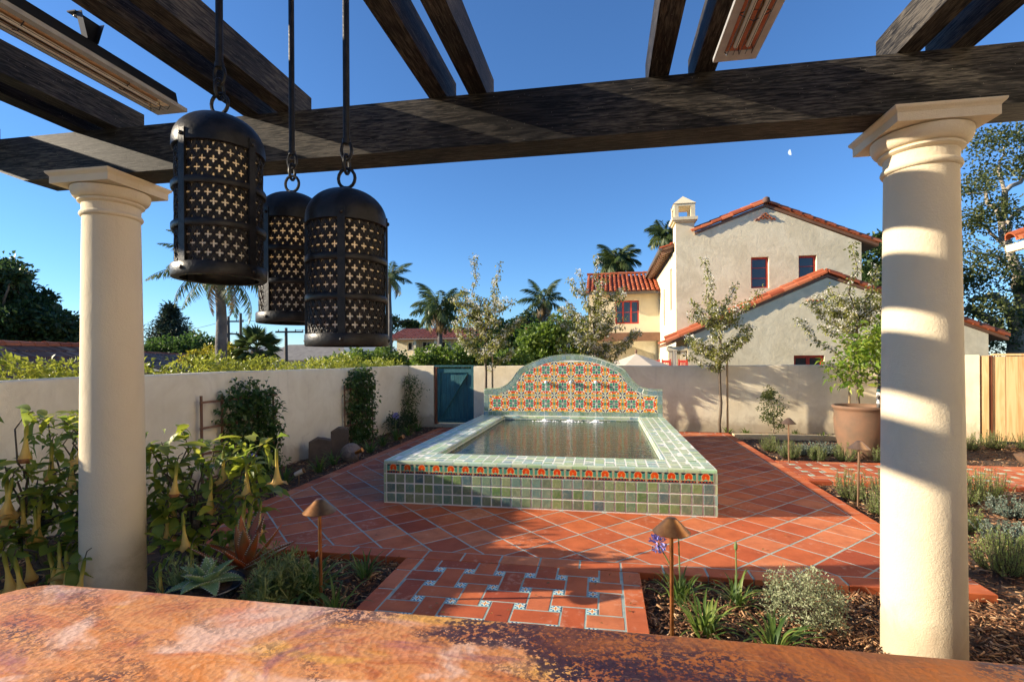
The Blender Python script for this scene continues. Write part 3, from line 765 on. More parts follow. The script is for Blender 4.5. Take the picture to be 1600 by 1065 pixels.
def column(label, x, y):
    c = thing('column', label, 'column', (x, y, 0))
    z0 = -.06; pts = [(.19, z0)]
    for k in range(25):
        f = k/24; pts.append((.19 - .025*f**1.6, z0 + f*(2.60-z0)))
    MB().lathe(pts, 64).build('shaft', M_COLUMN, c, True, 50)
    cap = [(.166, 2.600), (.176, 2.604), (.182, 2.616), (.178, 2.630), (.170, 2.634), (.167, 2.640), (.168, 2.690), (.180, 2.694), (.190, 2.702), (.190, 2.712), (.184, 2.716)]
    for k in range(9):
        a = k/8*math.pi/2; cap.append((.184+.042*math.sin(a), 2.718+.062*(1-math.cos(a))))
    cap.append((.226, 2.79)); cap.append((.15, 2.796))
    MB().lathe(cap, 64).build('capital', M_COLUMN, c, True, 50)
    a = MB(); s1, s2 = .232, .25
    a.box(-s1, s1, -s1, s1, 2.797, 2.842)
    pr = [(s1, 2.843), (s1+.004, 2.850), (s2-.004, 2.860), (s2, 2.868), (s2, 2.876)]; vs = []
    for r_, z in pr: vs += [(-r_, -r_, z), (r_, -r_, z), (r_, r_, z), (-r_, r_, z)]
    fs = [(3, 2, 1, 0), (16, 17, 18, 19)] + [(4*i+j, 4*i+(j+1) % 4, 4*i+4+(j+1) % 4, 4*i+4+j) for i in range(4) for j in range(4)]
    a.add(vs, fs); a.build('abacus', M_COLUMN, c)
    return c
column('cream plaster column holding up the beam on the left beside the trumpet flowers', -3.45, 3.02)
column('cream plaster column holding up the beam on the right banded with sunlight', 1.71, 3.05)

# ---------------------------------------------------------------- patio heaters
M_STEEL = simple('brushed_steel', (0.30, 0.30, 0.30), (0.36, 0.36, 0.35), .45, .15, 20, .1, 150)
M_REFL = simple('copper_toned_reflector', (0.50, 0.30, 0.17), (0.62, 0.40, 0.24), .12, 1.0, 14, .25, 18)
M_TUBE = simple('quartz_tube', (0.55, 0.55, 0.52), (0.62, 0.60, 0.55), .2, 0, 9)
M_DARKSTEEL = simple('dark_steel', (0.02, 0.025, 0.04), (0.03, 0.035, 0.05), .4, .5)
def heater(label, x, y0, y1, z, bys, btop, wd=.19):
    h = thing('patio_heater', label, 'heater', (x, y1, z), 0, 'heaters hanging under the pergola')
    hw = wd/2; iw = hw-.035
    f = MB(); f.box(x-hw, x-iw, y0, y1, z, z+.006); f.box(x+iw, x+hw, y0, y1, z, z+.006); f.box(x-iw, x+iw, y1-.075, y1, z, z+.006); f.box(x-iw, x+iw, y0, y0+.075, z, z+.006)
    f.box(x-hw, x-hw+.003, y0, y1, z+.0061, z+.02); f.box(x+hw-.003, x+hw, y0, y1, z+.0061, z+.02)
    f.build('face_frame', M_STEEL, h, world=True)
    bd = MB(); bd.ext([(x-iw-.012, y0+.03, z+.007), (x+iw+.012, y0+.03, z+.007), (x+iw-.008, y0+.03, z+.095), (x-iw+.008, y0+.03, z+.095)], (0, y1-y0-.06, 0)); bd.build('housing', M_DARKSTEEL, h, world=True)
    r_ = MB(); n = 9; ys = np.linspace(y0+.08, y1-.08, 14); vs = []
    for yy in ys:
        for k in range(n):
            a = math.pi*k/(n-1); vs.append((x-iw*.98*math.cos(a), yy, z+.004-.0+.0*k + (.0015 if 0 < k < n-1 else 0)))
    # the trough sits in the mouth of the housing
    r_ = MB(); r_.box(x-iw+.001, x+iw-.001, y0+.08, y1-.08, z+.0005, z+.0055); r_.build('reflector', M_REFL, h, world=True)
    for dx in (-.026, .026): MB().tube([(x+dx, y0+.1, z-.010), (x+dx, y1-.13, z-.010)], .010, 10).build('heating_tube', M_TUBE, h, True, world=True)
    gr = MB()
    for k in range(5):
        xx = x-iw+.008+(2*iw-.016)*k/4; gr.tube([(xx, y0+.08, z-.022), (xx, y1-.085, z-.022)], .0016, 5)
    yy = y0+.2
    while yy < y1:
        gr.tube([(x-iw, yy, z-.002), (x, yy+.02, z-.022), (x+iw, yy, z-.002)], .0022, 5); yy += .46
    gr.tube([(x-iw+.008, y1-.085, z-.022), (x-iw, y1-.078, z)], .002, 5); gr.tube([(x+iw-.008, y1-.085, z-.022), (x+iw, y1-.078, z)], .002, 5); gr.tube([(x, y1-.085, z-.022), (x, y1-.078, z)], .002, 5)
    gr.build('wire_guard', M_DARKSTEEL, h, True, world=True)
    for by in bys:
        b_ = MB(); b_.ext([(x+.03, by-.05, btop), (x+.03, by+.05, btop), (x+.03, by+.022, z+.094), (x+.03, by-.022, z+.094)], (.004, 0, 0))
        b_.ext([(x-.01, by-.06, btop-.005), (x+.034, by-.06, btop-.005), (x+.034, by+.06, btop-.005), (x-.01, by+.06, btop-.005)], (0, 0, .006))
        for s_ in (-1, 1): b_.ext([(x+.03, by+s_*.05, btop), (x+.06, by+s_*.05, btop), (x+.06, by+s_*.022, z+.094), (x+.03, by+s_*.022, z+.094)], (0, s_*.003, 0))
        b_.build('bracket', M_DARKSTEEL, h, world=True)
        bl = MB()
        for s_ in (-1, 1): bl.lathe([(.012, -.009), (.012, -.005), (.006, -.004), (.006, 0)], 8, (x+.012, by+s_*.035, btop-.005))
        bl.build('bolt', M_STEEL, h, world=True)
heater('long wire guarded heater hanging under the rafters at the upper left', -2.385, .55, 2.44, 2.985, (1.95, .95), 3.186)
heater('twin tube heater end seen from below at the top, right of centre', .605, .55, 2.46, 2.985, (1.95, .95), 3.186)

# ---------------------------------------------------------------- lanterns
M_LANT = simple('blackened_iron', (0.006, 0.006, 0.007), (0.016, 0.016, 0.018), .40, .2, 40, .35, 110, .0, .28, .003)
t_ = NT('lit_bulb'); em = t_.n.new('ShaderNodeEmission'); em.inputs[0].default_value = (1, .55, .18, 1); em.inputs[1].default_value = 8; M_BULB = t_.done(em)
M_SOCKET = simple('lamp_socket', (.5, .46, .36), None, .5)
RL = .107
t_ = NT('frosted_liner'); b1 = t_.n.new('ShaderNodeBsdfTranslucent'); b1.inputs[0].default_value = (.9, .9, .88, 1); b3 = t_.bsdf((.86, .87, .88), .25); m1 = t_.n.new('ShaderNodeMixShader'); m1.inputs[0].default_value = .6; t_.l.new(b1.outputs[0], m1.inputs[1]); t_.l.new(b3.outputs[0], m1.inputs[2]); M_LINER = t_.done(m1)
def pierced(z0, z1, cols=25):
    """A drum wall pierced with four-lobed crosses in a diamond lattice: every cell is a ring of faces round its opening."""
    V = []; F = []; pw = 2*math.pi/cols; ph = .0232; m_ = 24
    hw_, hh_ = RL*pw/2, ph
    def dia(a, s=1.0):
        c_, s_ = math.cos(a), math.sin(a); k = s/(abs(c_)/hw_ + abs(s_)/hh_); return c_*k, s_*k
    an = [2*math.pi*k/m_ for k in range(m_)]
    cross = [((.0031+.0066*abs(math.cos(2*a))**1.4)*math.cos(a), (.0031+.0076*abs(math.cos(2*a))**1.4)*math.sin(a)) for a in an]
    lip = [(x*1.22, y*1.22) for x, y in cross]
    lays = (([dia(a) for a in an], RL), ([dia(a, .90) for a in an], RL-.0016), (lip, RL-.0018), (lip, RL-.0006), (cross, RL-.0012), (cross, RL-.006), ([dia(a) for a in an], RL-.006))
    rows = int((z1-z0)/ph)+2; zc = (z0+z1)/2
    for r_ in range(-rows, rows+1):
        z = zc + r_*ph
        if z < z0-ph*.98 or z > z1+ph*.98: continue
        for c_ in range(cols):
            a0 = pw*(c_ + .5*(r_ % 2)); b = len(V)
            for lst, rad in lays:
                for x, y in lst:
                    zz = min(max(z+y, z0), z1); a = a0 + x/RL; V.append((rad*math.cos(a), rad*math.sin(a), zz))
            for q in range(len(lays)-1):
                for k in range(m_):
                    k2 = (k+1) % m_; F.append((b+m_*q+k, b+m_*q+k2, b+m_*q+m_+k2, b+m_*q+m_+k))
    return np_mesh('pierced_screen', V, F, M_LANT)
def make_lantern(zrod, strap0):
    t = thing('pendant_lantern', 'x', 'lantern')
    for z0, z1 in ((.033, .126), (.142, .235), (.251, .345)): place('pierced_screen', pierced(z0, z1), t)
    def ring(z0, z1, nm, ro=.1095): MB().lathe([(RL-.012, z0), (ro+.003, z0), (ro+.005, z0+.003), (ro+.005, z1-.003), (ro+.003, z1), (RL-.012, z1)], 48, cap=False).build(nm, M_LANT, t, True, 40)
    ring(0, .034, 'base_ring', .111); ring(.125, .143, 'band'); ring(.234, .252, 'band')
    d = [(RL+.0015, .344), (RL+.006, .346), (RL+.006, .362)]
    for k in range(1, 15):
        a = k/14*math.pi/2; d.append(((RL+.006)*math.cos(a)**.9 if k < 14 else .012, .362+.092*math.sin(a)))
    d += [(.012, .458), (.011, .462)]
    MB().lathe(d + [(.001, .462)], 48, cap=False).build('dome', M_LANT, t, True, 50)
    bm_ = MB().box(RL+.001, RL+.0075, -.010, .010, .002, .375).mesh('strap', M_LANT)
    rv = MB().lathe([(.006, 0), (.0055, .003), (.003, .005), (.0005, .0055)], 8)
    rv.v = [(RL+.0075+v[2], v[0], v[1]) for v in rv.v]
    for k in range(4):
        m = Matrix.Rotation(strap0 + k*math.pi/2, 4, 'Z')
        st = place('strap', bm_, t, m)
        for z in (.016, .36): place('rivet', rv.mesh('rivet', M_LANT, True), st, Matrix.Translation((0, 0, z)))
    def link(c, ax, rl=.022, rw=.016):
        pts = []
        for k in range(17):
            a = 2*math.pi*k/16; x, z = rw*math.cos(a), rl*math.sin(a)*1.25
            pts.append((c[0]+(x if ax == 0 else 0), c[1]+(x if ax else 0), c[2]+z))
        MB().tube(pts, .0048, 7, False).build('chain_link', M_LANT, t, True)
    link((0, 0, .488), 0, .0225, .026); link((0, 0, .529), 1); link((0, 0, .569), 0)
    MB().tube([(0, 0, .588), (0, 0, .602)], .012, 12).build('rod_collar', M_LANT, t, True)
    MB().tube([(0, 0, .60), (0, 0, zrod)], .0095, 12).build('rod', M_LANT, t, True)
    MB().lathe([(RL-.0085, .034), (RL-.0085, .344)], 40, cap=False).build('liner', M_LINER, t, True)
    MB().tube([(0, 0, .45), (0, 0, .30)], .013, 10).build('socket', M_SOCKET, t, True)
    MB().lathe([(.004, .30), (.010, .29), (.014, .272), (.012, .255), (.005, .243), (.0005, .24)], 12).build('bulb', M_BULB, t, True)
    return t
for x, y, zb, lb, st in ((-1.05, 1.228, 1.823, 'black pierced lantern hanging highest and nearest on the left of the three', R(-8)),
                         (-1.075, 1.59, 1.728, 'black pierced lantern hanging behind the other two, partly covered by both', R(-10)),
                         (-.737, 1.348, 1.639, 'black pierced lantern hanging lowest on the right of the three', R(-69))):
    L = make_lantern(3.188-zb, st); L.location = (x, y, zb); L['label'] = lb; L['group'] = 'pierced iron lanterns over the counter'

# ---------------------------------------------------------------- copper counter
def copper_mat():
    t = NT('patinated_copper'); p_ = t.pos()
    sep = t.n.new('ShaderNodeSeparateXYZ'); t.l.new(p_, sep.inputs[0]); X = EX(t, sep.outputs[0]); Yc = EX(t, sep.outputs[1])
    v1 = t.scale(p_, (1.0, 1.6, 1.0))
    big = t.noise(2.4, 4, .6, v1, .8); mid = t.noise(6.5, 6, .7, v1, 1.2); fine_ = t.noise(70.0, 3, .7); fine2 = t.noise(170.0, 2, .6)
    col = t.ramp(mid, [(.25, (.30, .07, .025)), (.40, (.52, .17, .045)), (.50, (.64, .28, .10)), (.60, (.58, .20, .04)), (.70, (.66, .34, .16)), (.82, (.46, .14, .05))])
    col = t.mix((t.noise(3.7, 3, .5, v1, .5)).sm(.5, .68)*.55, col, (.68, .24, .15))
    col = t.mix((t.noise(4.1, 4, .6, v1, 1.0)).sm(.50, .68)*.7, col, (.74, .52, .42))
    col = t.mix((t.noise(3.1, 4, .6, t.scale(p_, (1.3, 2.4, 1.0)), .8)).sm(.54, .70)*.6, col, (.76, .42, .08))
    col = t.mix((t.noise(2.2, 5, .65, t.scale(p_, (1.1, 2.0, 1.0)), 1.4)).sm(.55, .68)*.65, col, (.26, .09, .13))
    # darker, browner patina on the right-hand end of the sheet, with a ragged edge
    edge = X*1.0 + Yc*.9 + big*.9 + fine_*.14
    dk = edge.sm(1.20, 1.27)
    dcol = t.ramp(t.noise(4.0, 6, .65, v1, 1.0), [(.28, (.05, .016, .014)), (.42, (.20, .05, .012)), (.54, (.36, .11, .018)), (.66, (.28, .10, .03)), (.80, (.14, .04, .016))])
    col = t.mix(dk, col, dcol)
    speck = fine_*.6 + fine2*.4 + mid*.25
    sp_k = (t.noise(1.7, 4, .6, v1, .9)).sm(.46, .62) * speck.sm(.605, .635)
    col = t.mix(sp_k*.92, col, (.035, .014, .022))
    sp2_ = (edge.sm(1.14, 1.20) * (1.0 - edge.sm(1.26, 1.5))) * speck.sm(.57, .60)
    col = t.mix(sp2_*.9, col, (.030, .012, .022))
    tk = (t.noise(2.8, 4, .6, t.scale(p_, (1.4, 3.6, 1)), 1.5)).sm(.66, .71)
    col = t.mix(tk*.85, col, (.05, .028, .045))
    sc_ = t.noise(26.0, 4, .7, t.scale(p_, (.5, 6.0, 1)), .3)
    col = t.mix(sc_.sm(.62, .74)*.35, col, (.74, .44, .24))
    col = t.mix(sc_.sm(.38, .26)*.45, col, (.10, .035, .02))
    nm = t.bump(t.voro(85.0)*.8 + fine_*.5 + sc_*.4, .38, .004)
    return t.done(t.bsdf(col, mid*.35 + sc_*.2 + .20, .15, nm, .38))
M_COPPER = copper_mat()
counter = thing('bar_counter', 'copper topped bar counter with mottled orange and purple patina in the foreground', 'counter', (0, .6, 0))
cy1, cx0, cx1, cr = 1.003, -1.385, 3.4, .11
def rr_poly(x0, x1, y0, y1, r_, d):
    pts = [(x0+d, y0), (x1, y0), (x1, y1-d)]
    for k in range(9):
        a = math.pi/2*(1+k/8); pts.append((x0+r_+(r_-d)*math.cos(a), y1-r_+(r_-d)*math.sin(a)))
    return pts
tp_ = MB(); lay = [(.0, 1.000), (.0, 1.045)] + [(.022*(1-math.cos(math.pi/2*k/6)), 1.045+.025*math.sin(math.pi/2*k/6)) for k in range(1, 7)]
vs = []; n = len(rr_poly(cx0, cx1, .25, cy1, cr, 0))
for d, z in lay: vs += [(x, y, z) for x, y in rr_poly(cx0, cx1, .25, cy1, cr, d)]
fs = [tuple(range(n))[::-1]] + [tuple(range((len(lay)-1)*n, len(lay)*n))] + [(i*n+j, i*n+(j+1) % n, (i+1)*n+(j+1) % n, (i+1)*n+j) for i in range(len(lay)-1) for j in range(n)]
tp_.add(vs, fs); o = tp_.build('counter_top', M_COPPER, counter, True, 60, True)
MB().box(-1.22, 3.3, .42, .86, -.06, .998).build('counter_base', M_STUCCO, counter, world=True)
# ---------------------------------------------------------------- houses
def clay(name, a, b, c):
    t = NT(name); r = t.rnd()
    col = t.ramp(r, [(0, a), (.5, b), (1, c)])
    n = t.noise(7.0, 5, .65)
    col = t.mix(n.sm(.5, .8)*.5, col, tuple(.55*x for x in a))
    return t.done(t.bsdf(col, .75, 0, t.bump(t.noise(40.0, 4), .3, .01), .3))
M_CLAY = clay('clay_roof_tile', (0.27, 0.058, 0.022), (0.38, 0.095, 0.034), (0.45, 0.15, 0.07))
M_OLDCLAY = clay('weathered_roof_tile', (0.12, 0.07, 0.055), (0.20, 0.11, 0.08), (0.30, 0.23, 0.18))
M_PINKCLAY = clay('faded_roof_tile', (0.36, 0.13, 0.08), (0.44, 0.17, 0.10), (0.50, 0.23, 0.15))
M_REDPAINT = simple('red_painted_wood', (0.42, 0.028, 0.012), (0.50, 0.045, 0.02), .45, 0, 12, .1, 60)
M_BROWN = simple('brown_painted_wood', (0.17, 0.085, 0.045), (0.22, 0.11, 0.06), .55, 0, 6, .1, 40)
M_GLASS = NT('window_glass'); M_GLASS = M_GLASS.done(M_GLASS.bsdf((0.03, 0.035, 0.04), .04, 0, M_GLASS.bump(M_GLASS.noise(1.6, 2), .04, .02), .9))
M_CURTAIN = simple('white_curtain', (.72, .70, .66), (.8, .78, .74), .8, 0, 8)
M_GUTTER = simple('dark_gutter', (.09, .07, .055), (.12, .10, .08), .45)

def strips(mb, x0, x1, zb, top, holes, frame, th):
    """Wall with openings, cut in upright strips; top is a list of (x, z); frame(x, z, depth) gives the 3D point."""
    xs = sorted({x0, x1, *[q for h in holes for q in h[:2]], *[p_[0] for p_ in top if x0 < p_[0] < x1]})
    tz = lambda x: float(np.interp(x, [p_[0] for p_ in top], [p_[1] for p_ in top]))
    for a, b in zip(xs[:-1], xs[1:]):
        hs = sorted([h for h in holes if h[0] <= a+1e-6 and h[1] >= b-1e-6], key=lambda h: h[2])
        lo = (zb, zb)
        for h in hs:
            mb.ext([frame(a, lo[0], 0), frame(b, lo[1], 0), frame(b, h[2], 0), frame(a, h[2], 0)], Vector(frame(0, 0, th))-Vector(frame(0, 0, 0))); lo = (h[3], h[3])
        mb.ext([frame(a, lo[0], 0), frame(b, lo[1], 0), frame(b, tz(b), 0), frame(a, tz(a), 0)], Vector(frame(0, 0, th))-Vector(frame(0, 0, 0)))

def window(parent, frame, x0, x1, z0, z1, d=.09, fw=.065, mull=1, bars=1, mat=None, sill=False):
    f = MB(); M = mat or M_REDPAINT
    def bx(a, b, c, e, d0, d1, mb=f): mb.ext([frame(a, c, d0), frame(b, c, d0), frame(b, e, d0), frame(a, e, d0)], Vector(frame(0, 0, d1))-Vector(frame(0, 0, d0)))
    bx(x0, x0+fw, z0, z1, d, d+.06); bx(x1-fw, x1, z0, z1, d, d+.06); bx(x0+fw, x1-fw, z0, z0+fw, d, d+.06); bx(x0+fw, x1-fw, z1-fw, z1, d, d+.06)
    for k in range(1, mull):
        xm = x0+(x1-x0)*k/mull; bx(xm-fw*.6, xm+fw*.6, z0+fw, z1-fw, d+.002, d+.058)
    o = f.build('window', M, parent, world=True)
    b_ = MB()
    for k in range(1, bars+1):
        zm = z0+(z1-z0)*k/(bars+1); bx(x0+fw, x1-fw, zm-.012, zm+.012, d+.012, d+.04, b_)
    if bars: b_.build('glazing_bar', M, o, world=True)
    p_ = MB()
    for k in range(mull):
        a = x0+(x1-x0)*k/mull + fw*.6; b2 = x0+(x1-x0)*(k+1)/mull - fw*.6
        q = MB(); bx(max(a, x0+fw), min(b2, x1-fw), z0+fw, z1-fw, d+.03, d+.036, q); q.build('pane', M_GLASS, o, world=True)
    return o

def barrel(mb, o, u, v, ncol, pitch, ncourse, clen, seg=5, jit=.012):
    """Rows of half-round roof tiles: o lower corner, u along the eave, v up the slope."""
    o = Vector(o); u = Vector(u).normalized(); v = Vector(v).normalized(); n = u.cross(v).normalized()
    if n.z < 0: n = -n
    W = ncol*pitch; L = ncourse*clen
    mb.add([o - n*.02, o+u*W - n*.02, o+u*W+v*L - n*.02, o+v*L - n*.02], [(0, 1, 2, 3)])
    for i in range(ncol):
        for j in range(ncourse):
            c = o + u*(pitch*(i+.5)+random.uniform(-jit, jit)) + v*(clen*j + random.uniform(-jit, jit)); vs = []
            for e, (r_, lift) in enumerate(((pitch*.36, .035), (pitch*.29, .012))):
                for k in range(seg+1):
                    a = math.pi*k/seg; vs.append(c + v*(clen*1.12*e) + u*(r_*math.cos(a)) + n*(r_*math.sin(a)*.9 + lift))
            m = seg+1
            mb.add(vs, [(k, k+1, m+k+1, m+k) for k in range(seg)] + [tuple(range(m))])
def tile_mesh(rad, ln):
    mb = MB(); vs = []
    for y_, r_ in ((0, rad), (ln, rad*.84)):
        for rr in (r_, r_-.022):
            for k in range(7):
                a = math.pi*k/6; vs.append((rr*math.cos(a), y_, rr*math.sin(a)))
    f = []
    for k in range(6): f += [(k, k+1, 15+k, 14+k), (8+k, 7+k, 21+k, 22+k), (k+1, k, 7+k, 8+k), (14+k, 15+k, 22+k, 21+k)]
    mb.add(vs, f); return mb.mesh('rake_tile', M_CLAY)
RAKE = tile_mesh(.125, .50)
def rake(parent, a, b, n, name='rake_tile', lift=.05):
    a = Vector(a); b = Vector(b); d = (b-a)/n; dn = d.normalized(); up = Vector((0, 0, 1)); sd = dn.cross(up).normalized(); nr = sd.cross(dn)
    inv = wm(parent).inverted()
    for k in range(n):
        p_ = a + d*k + nr*(lift + random.uniform(-.008, .008))
        m = Matrix(((sd.x, dn.x, nr.x, p_.x), (sd.y, dn.y, nr.y, p_.y), (sd.z, dn.z, nr.z, p_.z), (0, 0, 0, 1)))
        sc = Matrix.Diagonal((1, d.length*1.1/.50, 1, 1))
        place(name, RAKE, parent, inv @ m @ sc)

house = thing('stucco_house', 'large two storey stucco house with clay tile gables and a chimney beyond the garden wall', 'house', (5.6, 18.6, 0))
HF = lambda x, z, d: (x, 18.6+d, z)
w1 = (5.10, 5.69, 4.03, 5.12); w2 = (6.65, 7.23, 4.03, 5.12)
hw = MB(); strips(hw, 2.56, 8.63, -.1, [(2.56, 5.86), (5.585, 6.84), (8.63, 5.50)], [w1, w2], HF, .32)
hw.build('gable_wall', M_HOUSE, house, world=True)
for q in (w1, w2): window(house, HF, *q, d=.12, bars=2)
SF = lambda y, z, d: (2.56+d, y, z)
sw = MB(); wA = (19.75, 20.2, 3.45, 5.05); wB = (22.0, 22.4, 3.0, 4.55)
strips(sw, 18.925, 27, -.1, [(18.9, 5.5), (27, 5.5)], [wA, wB], SF, .3)
MB().box(8.33, 8.63, 18.925, 27, -.1, 5.45).build('side_wall', M_HOUSE2, house, world=True)
sw.build('side_wall', M_HOUSE2, house, world=True)
for q in (wA, wB): window(house, SF, *q, d=.06, mull=1, bars=1)
rf = MB()
# roof planes of the main block
rf.ext([(3.21, 18.57, 5.989), (5.585, 18.57, 6.86), (5.585, 18.57, 6.96), (3.21, 18.57, 6.089)], (0, .79, 0)); rf.ext([(2.15, 19.362, 5.60), (5.585, 19.362, 6.86), (5.585, 19.362, 6.96), (2.15, 19.362, 5.70)], (0, 8.2, 0))
rf.ext([(5.587, 18.57, 6.86), (9.15, 18.57, 5.34), (9.15, 18.57, 5.44), (5.587, 18.57, 6.96)], (0, 9, 0))
roof = rf.build('roof', M_BROWN, house, world=True)
rb = MB(); sl = math.hypot(3.43, 1.26)
barrel(rb, (2.12, 19.40, 5.70), (0, 1, 0), (3.43, 0, 1.26), 33, .24, 9, sl/9)
sl = math.hypot(3.56, 1.52); barrel(rb, (9.17, 27.2, 5.43), (0, -1, 0), (-3.56, 0, 1.52), 36, .24, 9, sl/9)
tag(rb.build('roof_tiles', M_CLAY, roof, world=True), kind='stuff')
rake(roof, (3.12, 18.60, 6.03), (5.55, 18.60, 6.93), 7); rake(roof, (3.12, 18.80, 6.12), (5.55, 18.80, 7.02), 7)
rake(roof, (9.20, 18.60, 5.38), (5.62, 18.60, 6.93), 10); rake(roof, (9.20, 18.80, 5.47), (5.62, 18.80, 7.02), 10)
rt_ = MB().lathe([(.10, 0), (.13, .05), (.11, .16), (.04, .2)], 10, (5.585, 18.5, 6.98)); rt_.build('ridge_cap', M_OLDCLAY, roof, True, world=True)
rafter_m = MB().box(0, .42, -.045, .045, -.12, 0).mesh('rafter_tail', M_BROWN)
for k in range(16): place('rafter_tail', rafter_m, house, wm(house).inverted() @ Matrix.Translation((2.13, 19.45+.48*k, 5.585)) @ Matrix.Rotation(-.35, 4, 'Y'))
MB().ext([(2.06, 19.3, 5.62), (2.16, 19.3, 5.62), (2.16, 19.3, 5.72), (2.04, 19.3, 5.72)], (0, 7.7, 0)).build('gutter', M_GUTTER, house, world=True)
MB().tube([(4.25, 21, 6.3), (4.25, 21, 6.85)], .05, 10).build('vent_pipe', M_HOUSE, house, True, world=True)
vent_m = tile_mesh(.075, .1); vent_m.name = 'vent_tile'; vent_m.transform(Matrix.Rotation(0, 4, 'X'))
vb = [(5.42, 6.43), (5.57, 6.43), (5.72, 6.43), (5.495, 6.505), (5.645, 6.505), (5.57, 6.575), (5.31, 6.38), (5.83, 6.38)]
for x, z in vb: place('vent_tile', vent_m, house, wm(house).inverted() @ Matrix.Translation((x, 18.54, z)))
# chimney with open top
ch = MB(); ch.ext([(2.56, 18.6, 5.86), (3.20, 18.6, 6.0676), (3.20, 18.6, 6.46), (2.56, 18.6, 6.46)], (0, .72, 0))
ch.ext([(2.42, 18.46, 6.52), (3.30, 18.46, 6.52), (3.30, 19.42, 6.52), (2.42, 19.42, 6.52)], (0, 0, .11))
ch.ext([(2.49, 18.53, 6.461), (3.24, 18.53, 6.461), (3.24, 19.36, 6.461), (2.49, 19.36, 6.461)], (0, 0, .058))
for x in (2.50, 3.07):
    for y in (18.54, 19.2): ch.box(x, x+.15, y, y+.15, 6.632, 7.03)
ch.box(2.50, 3.22, 18.54, 19.35, 7.032, 7.12)
b_ = [(2.47, 18.51, 7.122), (3.25, 18.51, 7.122), (3.25, 19.38, 7.122), (2.47, 19.38, 7.122)]
ch.add(b_ + [(2.86, 18.94, 7.50)], [(3, 2, 1, 0), (0, 1, 4), (1, 2, 4), (2, 3, 4), (3, 0, 4)])
ch.build('chimney', M_HOUSE2, house, world=True)
# rear wing on the left
WF = lambda x, z, d: (x, 24.0+d, z)
ww = MB(); wq = (.52, 1.62, 3.22, 4.32)
strips(ww, -.72, 2.555, 2.78, [(-.72, 4.62), (2.56, 4.62)], [wq], WF, .3)
ww.build('wing_wall', M_HOUSE2, house, world=True); window(house, WF, *wq, d=.08, mull=3, bars=1, fw=.07)
MB().box(-.70, 2.55, 24.9, 25.2, -.1, 2.77).build('wing_lower_wall', M_HOUSE, house, world=True)
MB().box(-.72, -.42, 24.0, 26.9, -.1, 2.775).build('wing_side_wall', M_HOUSE2, house, world=True)
MB().box(-.35, 3.1, 23.80, 23.99, 2.40, 2.80).build('overhang_beam', M_BROWN, house, world=True)
wr = MB(); sl = math.hypot(3, 1.25); barrel(wr, (-.85, 23.55, 4.68), (1, 0, 0), (0, 3, 1.25), 16, .213, 8, sl/8)
tag(wr.build('wing_roof_tiles', M_CLAY, house, world=True), kind='stuff')
rake(house, (-.88, 26.55, 5.93), (2.4, 26.55, 5.93), 8, 'ridge_tile')
MB().ext([(-.86, 23.45, 4.56), (-.86, 23.56, 4.56), (-.86, 23.56, 4.67), (-.86, 23.43, 4.67)], (3.2, 0, 0)).build('gutter', M_GUTTER, house, world=True)
# low gable in front
LF = lambda x, z, d: (x, 16.5+d, z)
lw = MB(); lq = (5.75, 6.62, .55, 1.66)
strips(lw, 2.62, 11.0, -.1, [(2.62, 2.28), (6.70, 4.02), (11.0, 2.25)], [lq], LF, .3)
lw.build('low_gable_wall', M_HOUSE, house, world=True); window(house, LF, *lq, d=.1, mull=2, bars=1, fw=.08)
lr = MB()
lr.ext([(1.95, 16.47, 1.97), (6.70, 16.47, 4.04), (6.70, 16.47, 4.12), (1.95, 16.47, 2.05)], (0, 2.2, 0))
lr.ext([(6.702, 16.47, 4.04), (11.5, 16.47, 2.06), (11.5, 16.47, 2.14), (6.702, 16.47, 4.12)], (0, 2.2, 0))
lroof = lr.build('low_roof', M_BROWN, house, world=True)
lb = MB(); sl = math.hypot(4.75, 2.07); barrel(lb, (1.93, 16.62, 2.06), (0, 1, 0), (4.75, 0, 2.07), 8, .25, 12, sl/12)
sl = math.hypot(4.8, 1.98); barrel(lb, (11.52, 18.6, 2.15), (0, -1, 0), (-4.8, 0, 1.98), 8, .25, 12, sl/12)
tag(lb.build('low_roof_tiles', M_CLAY, lroof, world=True), kind='stuff')
rake(lroof, (1.98, 16.50, 2.05), (6.66, 16.50, 4.09), 12); rake(lroof, (1.98, 16.70, 2.14), (6.66, 16.70, 4.18), 12)
rake(lroof, (11.45, 16.50, 2.13), (6.74, 16.50, 4.09), 12); rake(lroof, (11.45, 16.70, 2.22), (6.74, 16.70, 4.18), 12)
for dx in (-.15, 0, .15): place('vent_tile', vent_m, house, wm(house).inverted() @ Matrix.Translation((6.35+dx, 16.44, 3.30-.03*abs(dx))))
for x in (2.03, 2.42): MB().box(x, x+.13, 16.6, 16.73, -.1, 1.98).build('porch_post', M_HOUSE2, house, world=True)
MB().box(1.97, 2.60, 16.55, 16.9, 1.83, 1.96).build('porch_lintel', M_HOUSE2, house, world=True)
for i, x in enumerate((2.18, 2.55)):
    c = MB()
    for k in range(9):
        xx = x+.022*k; c.ext([(xx, 17.2+.02*math.sin(k*2.1), 0), (xx+.02, 17.2+.02*math.sin(k*2.1+2), 0), (xx+.02, 17.24, 0), (xx, 17.24, 0)], (0, 0, 1.9))
    c.build('curtain', M_CURTAIN, house, world=True)
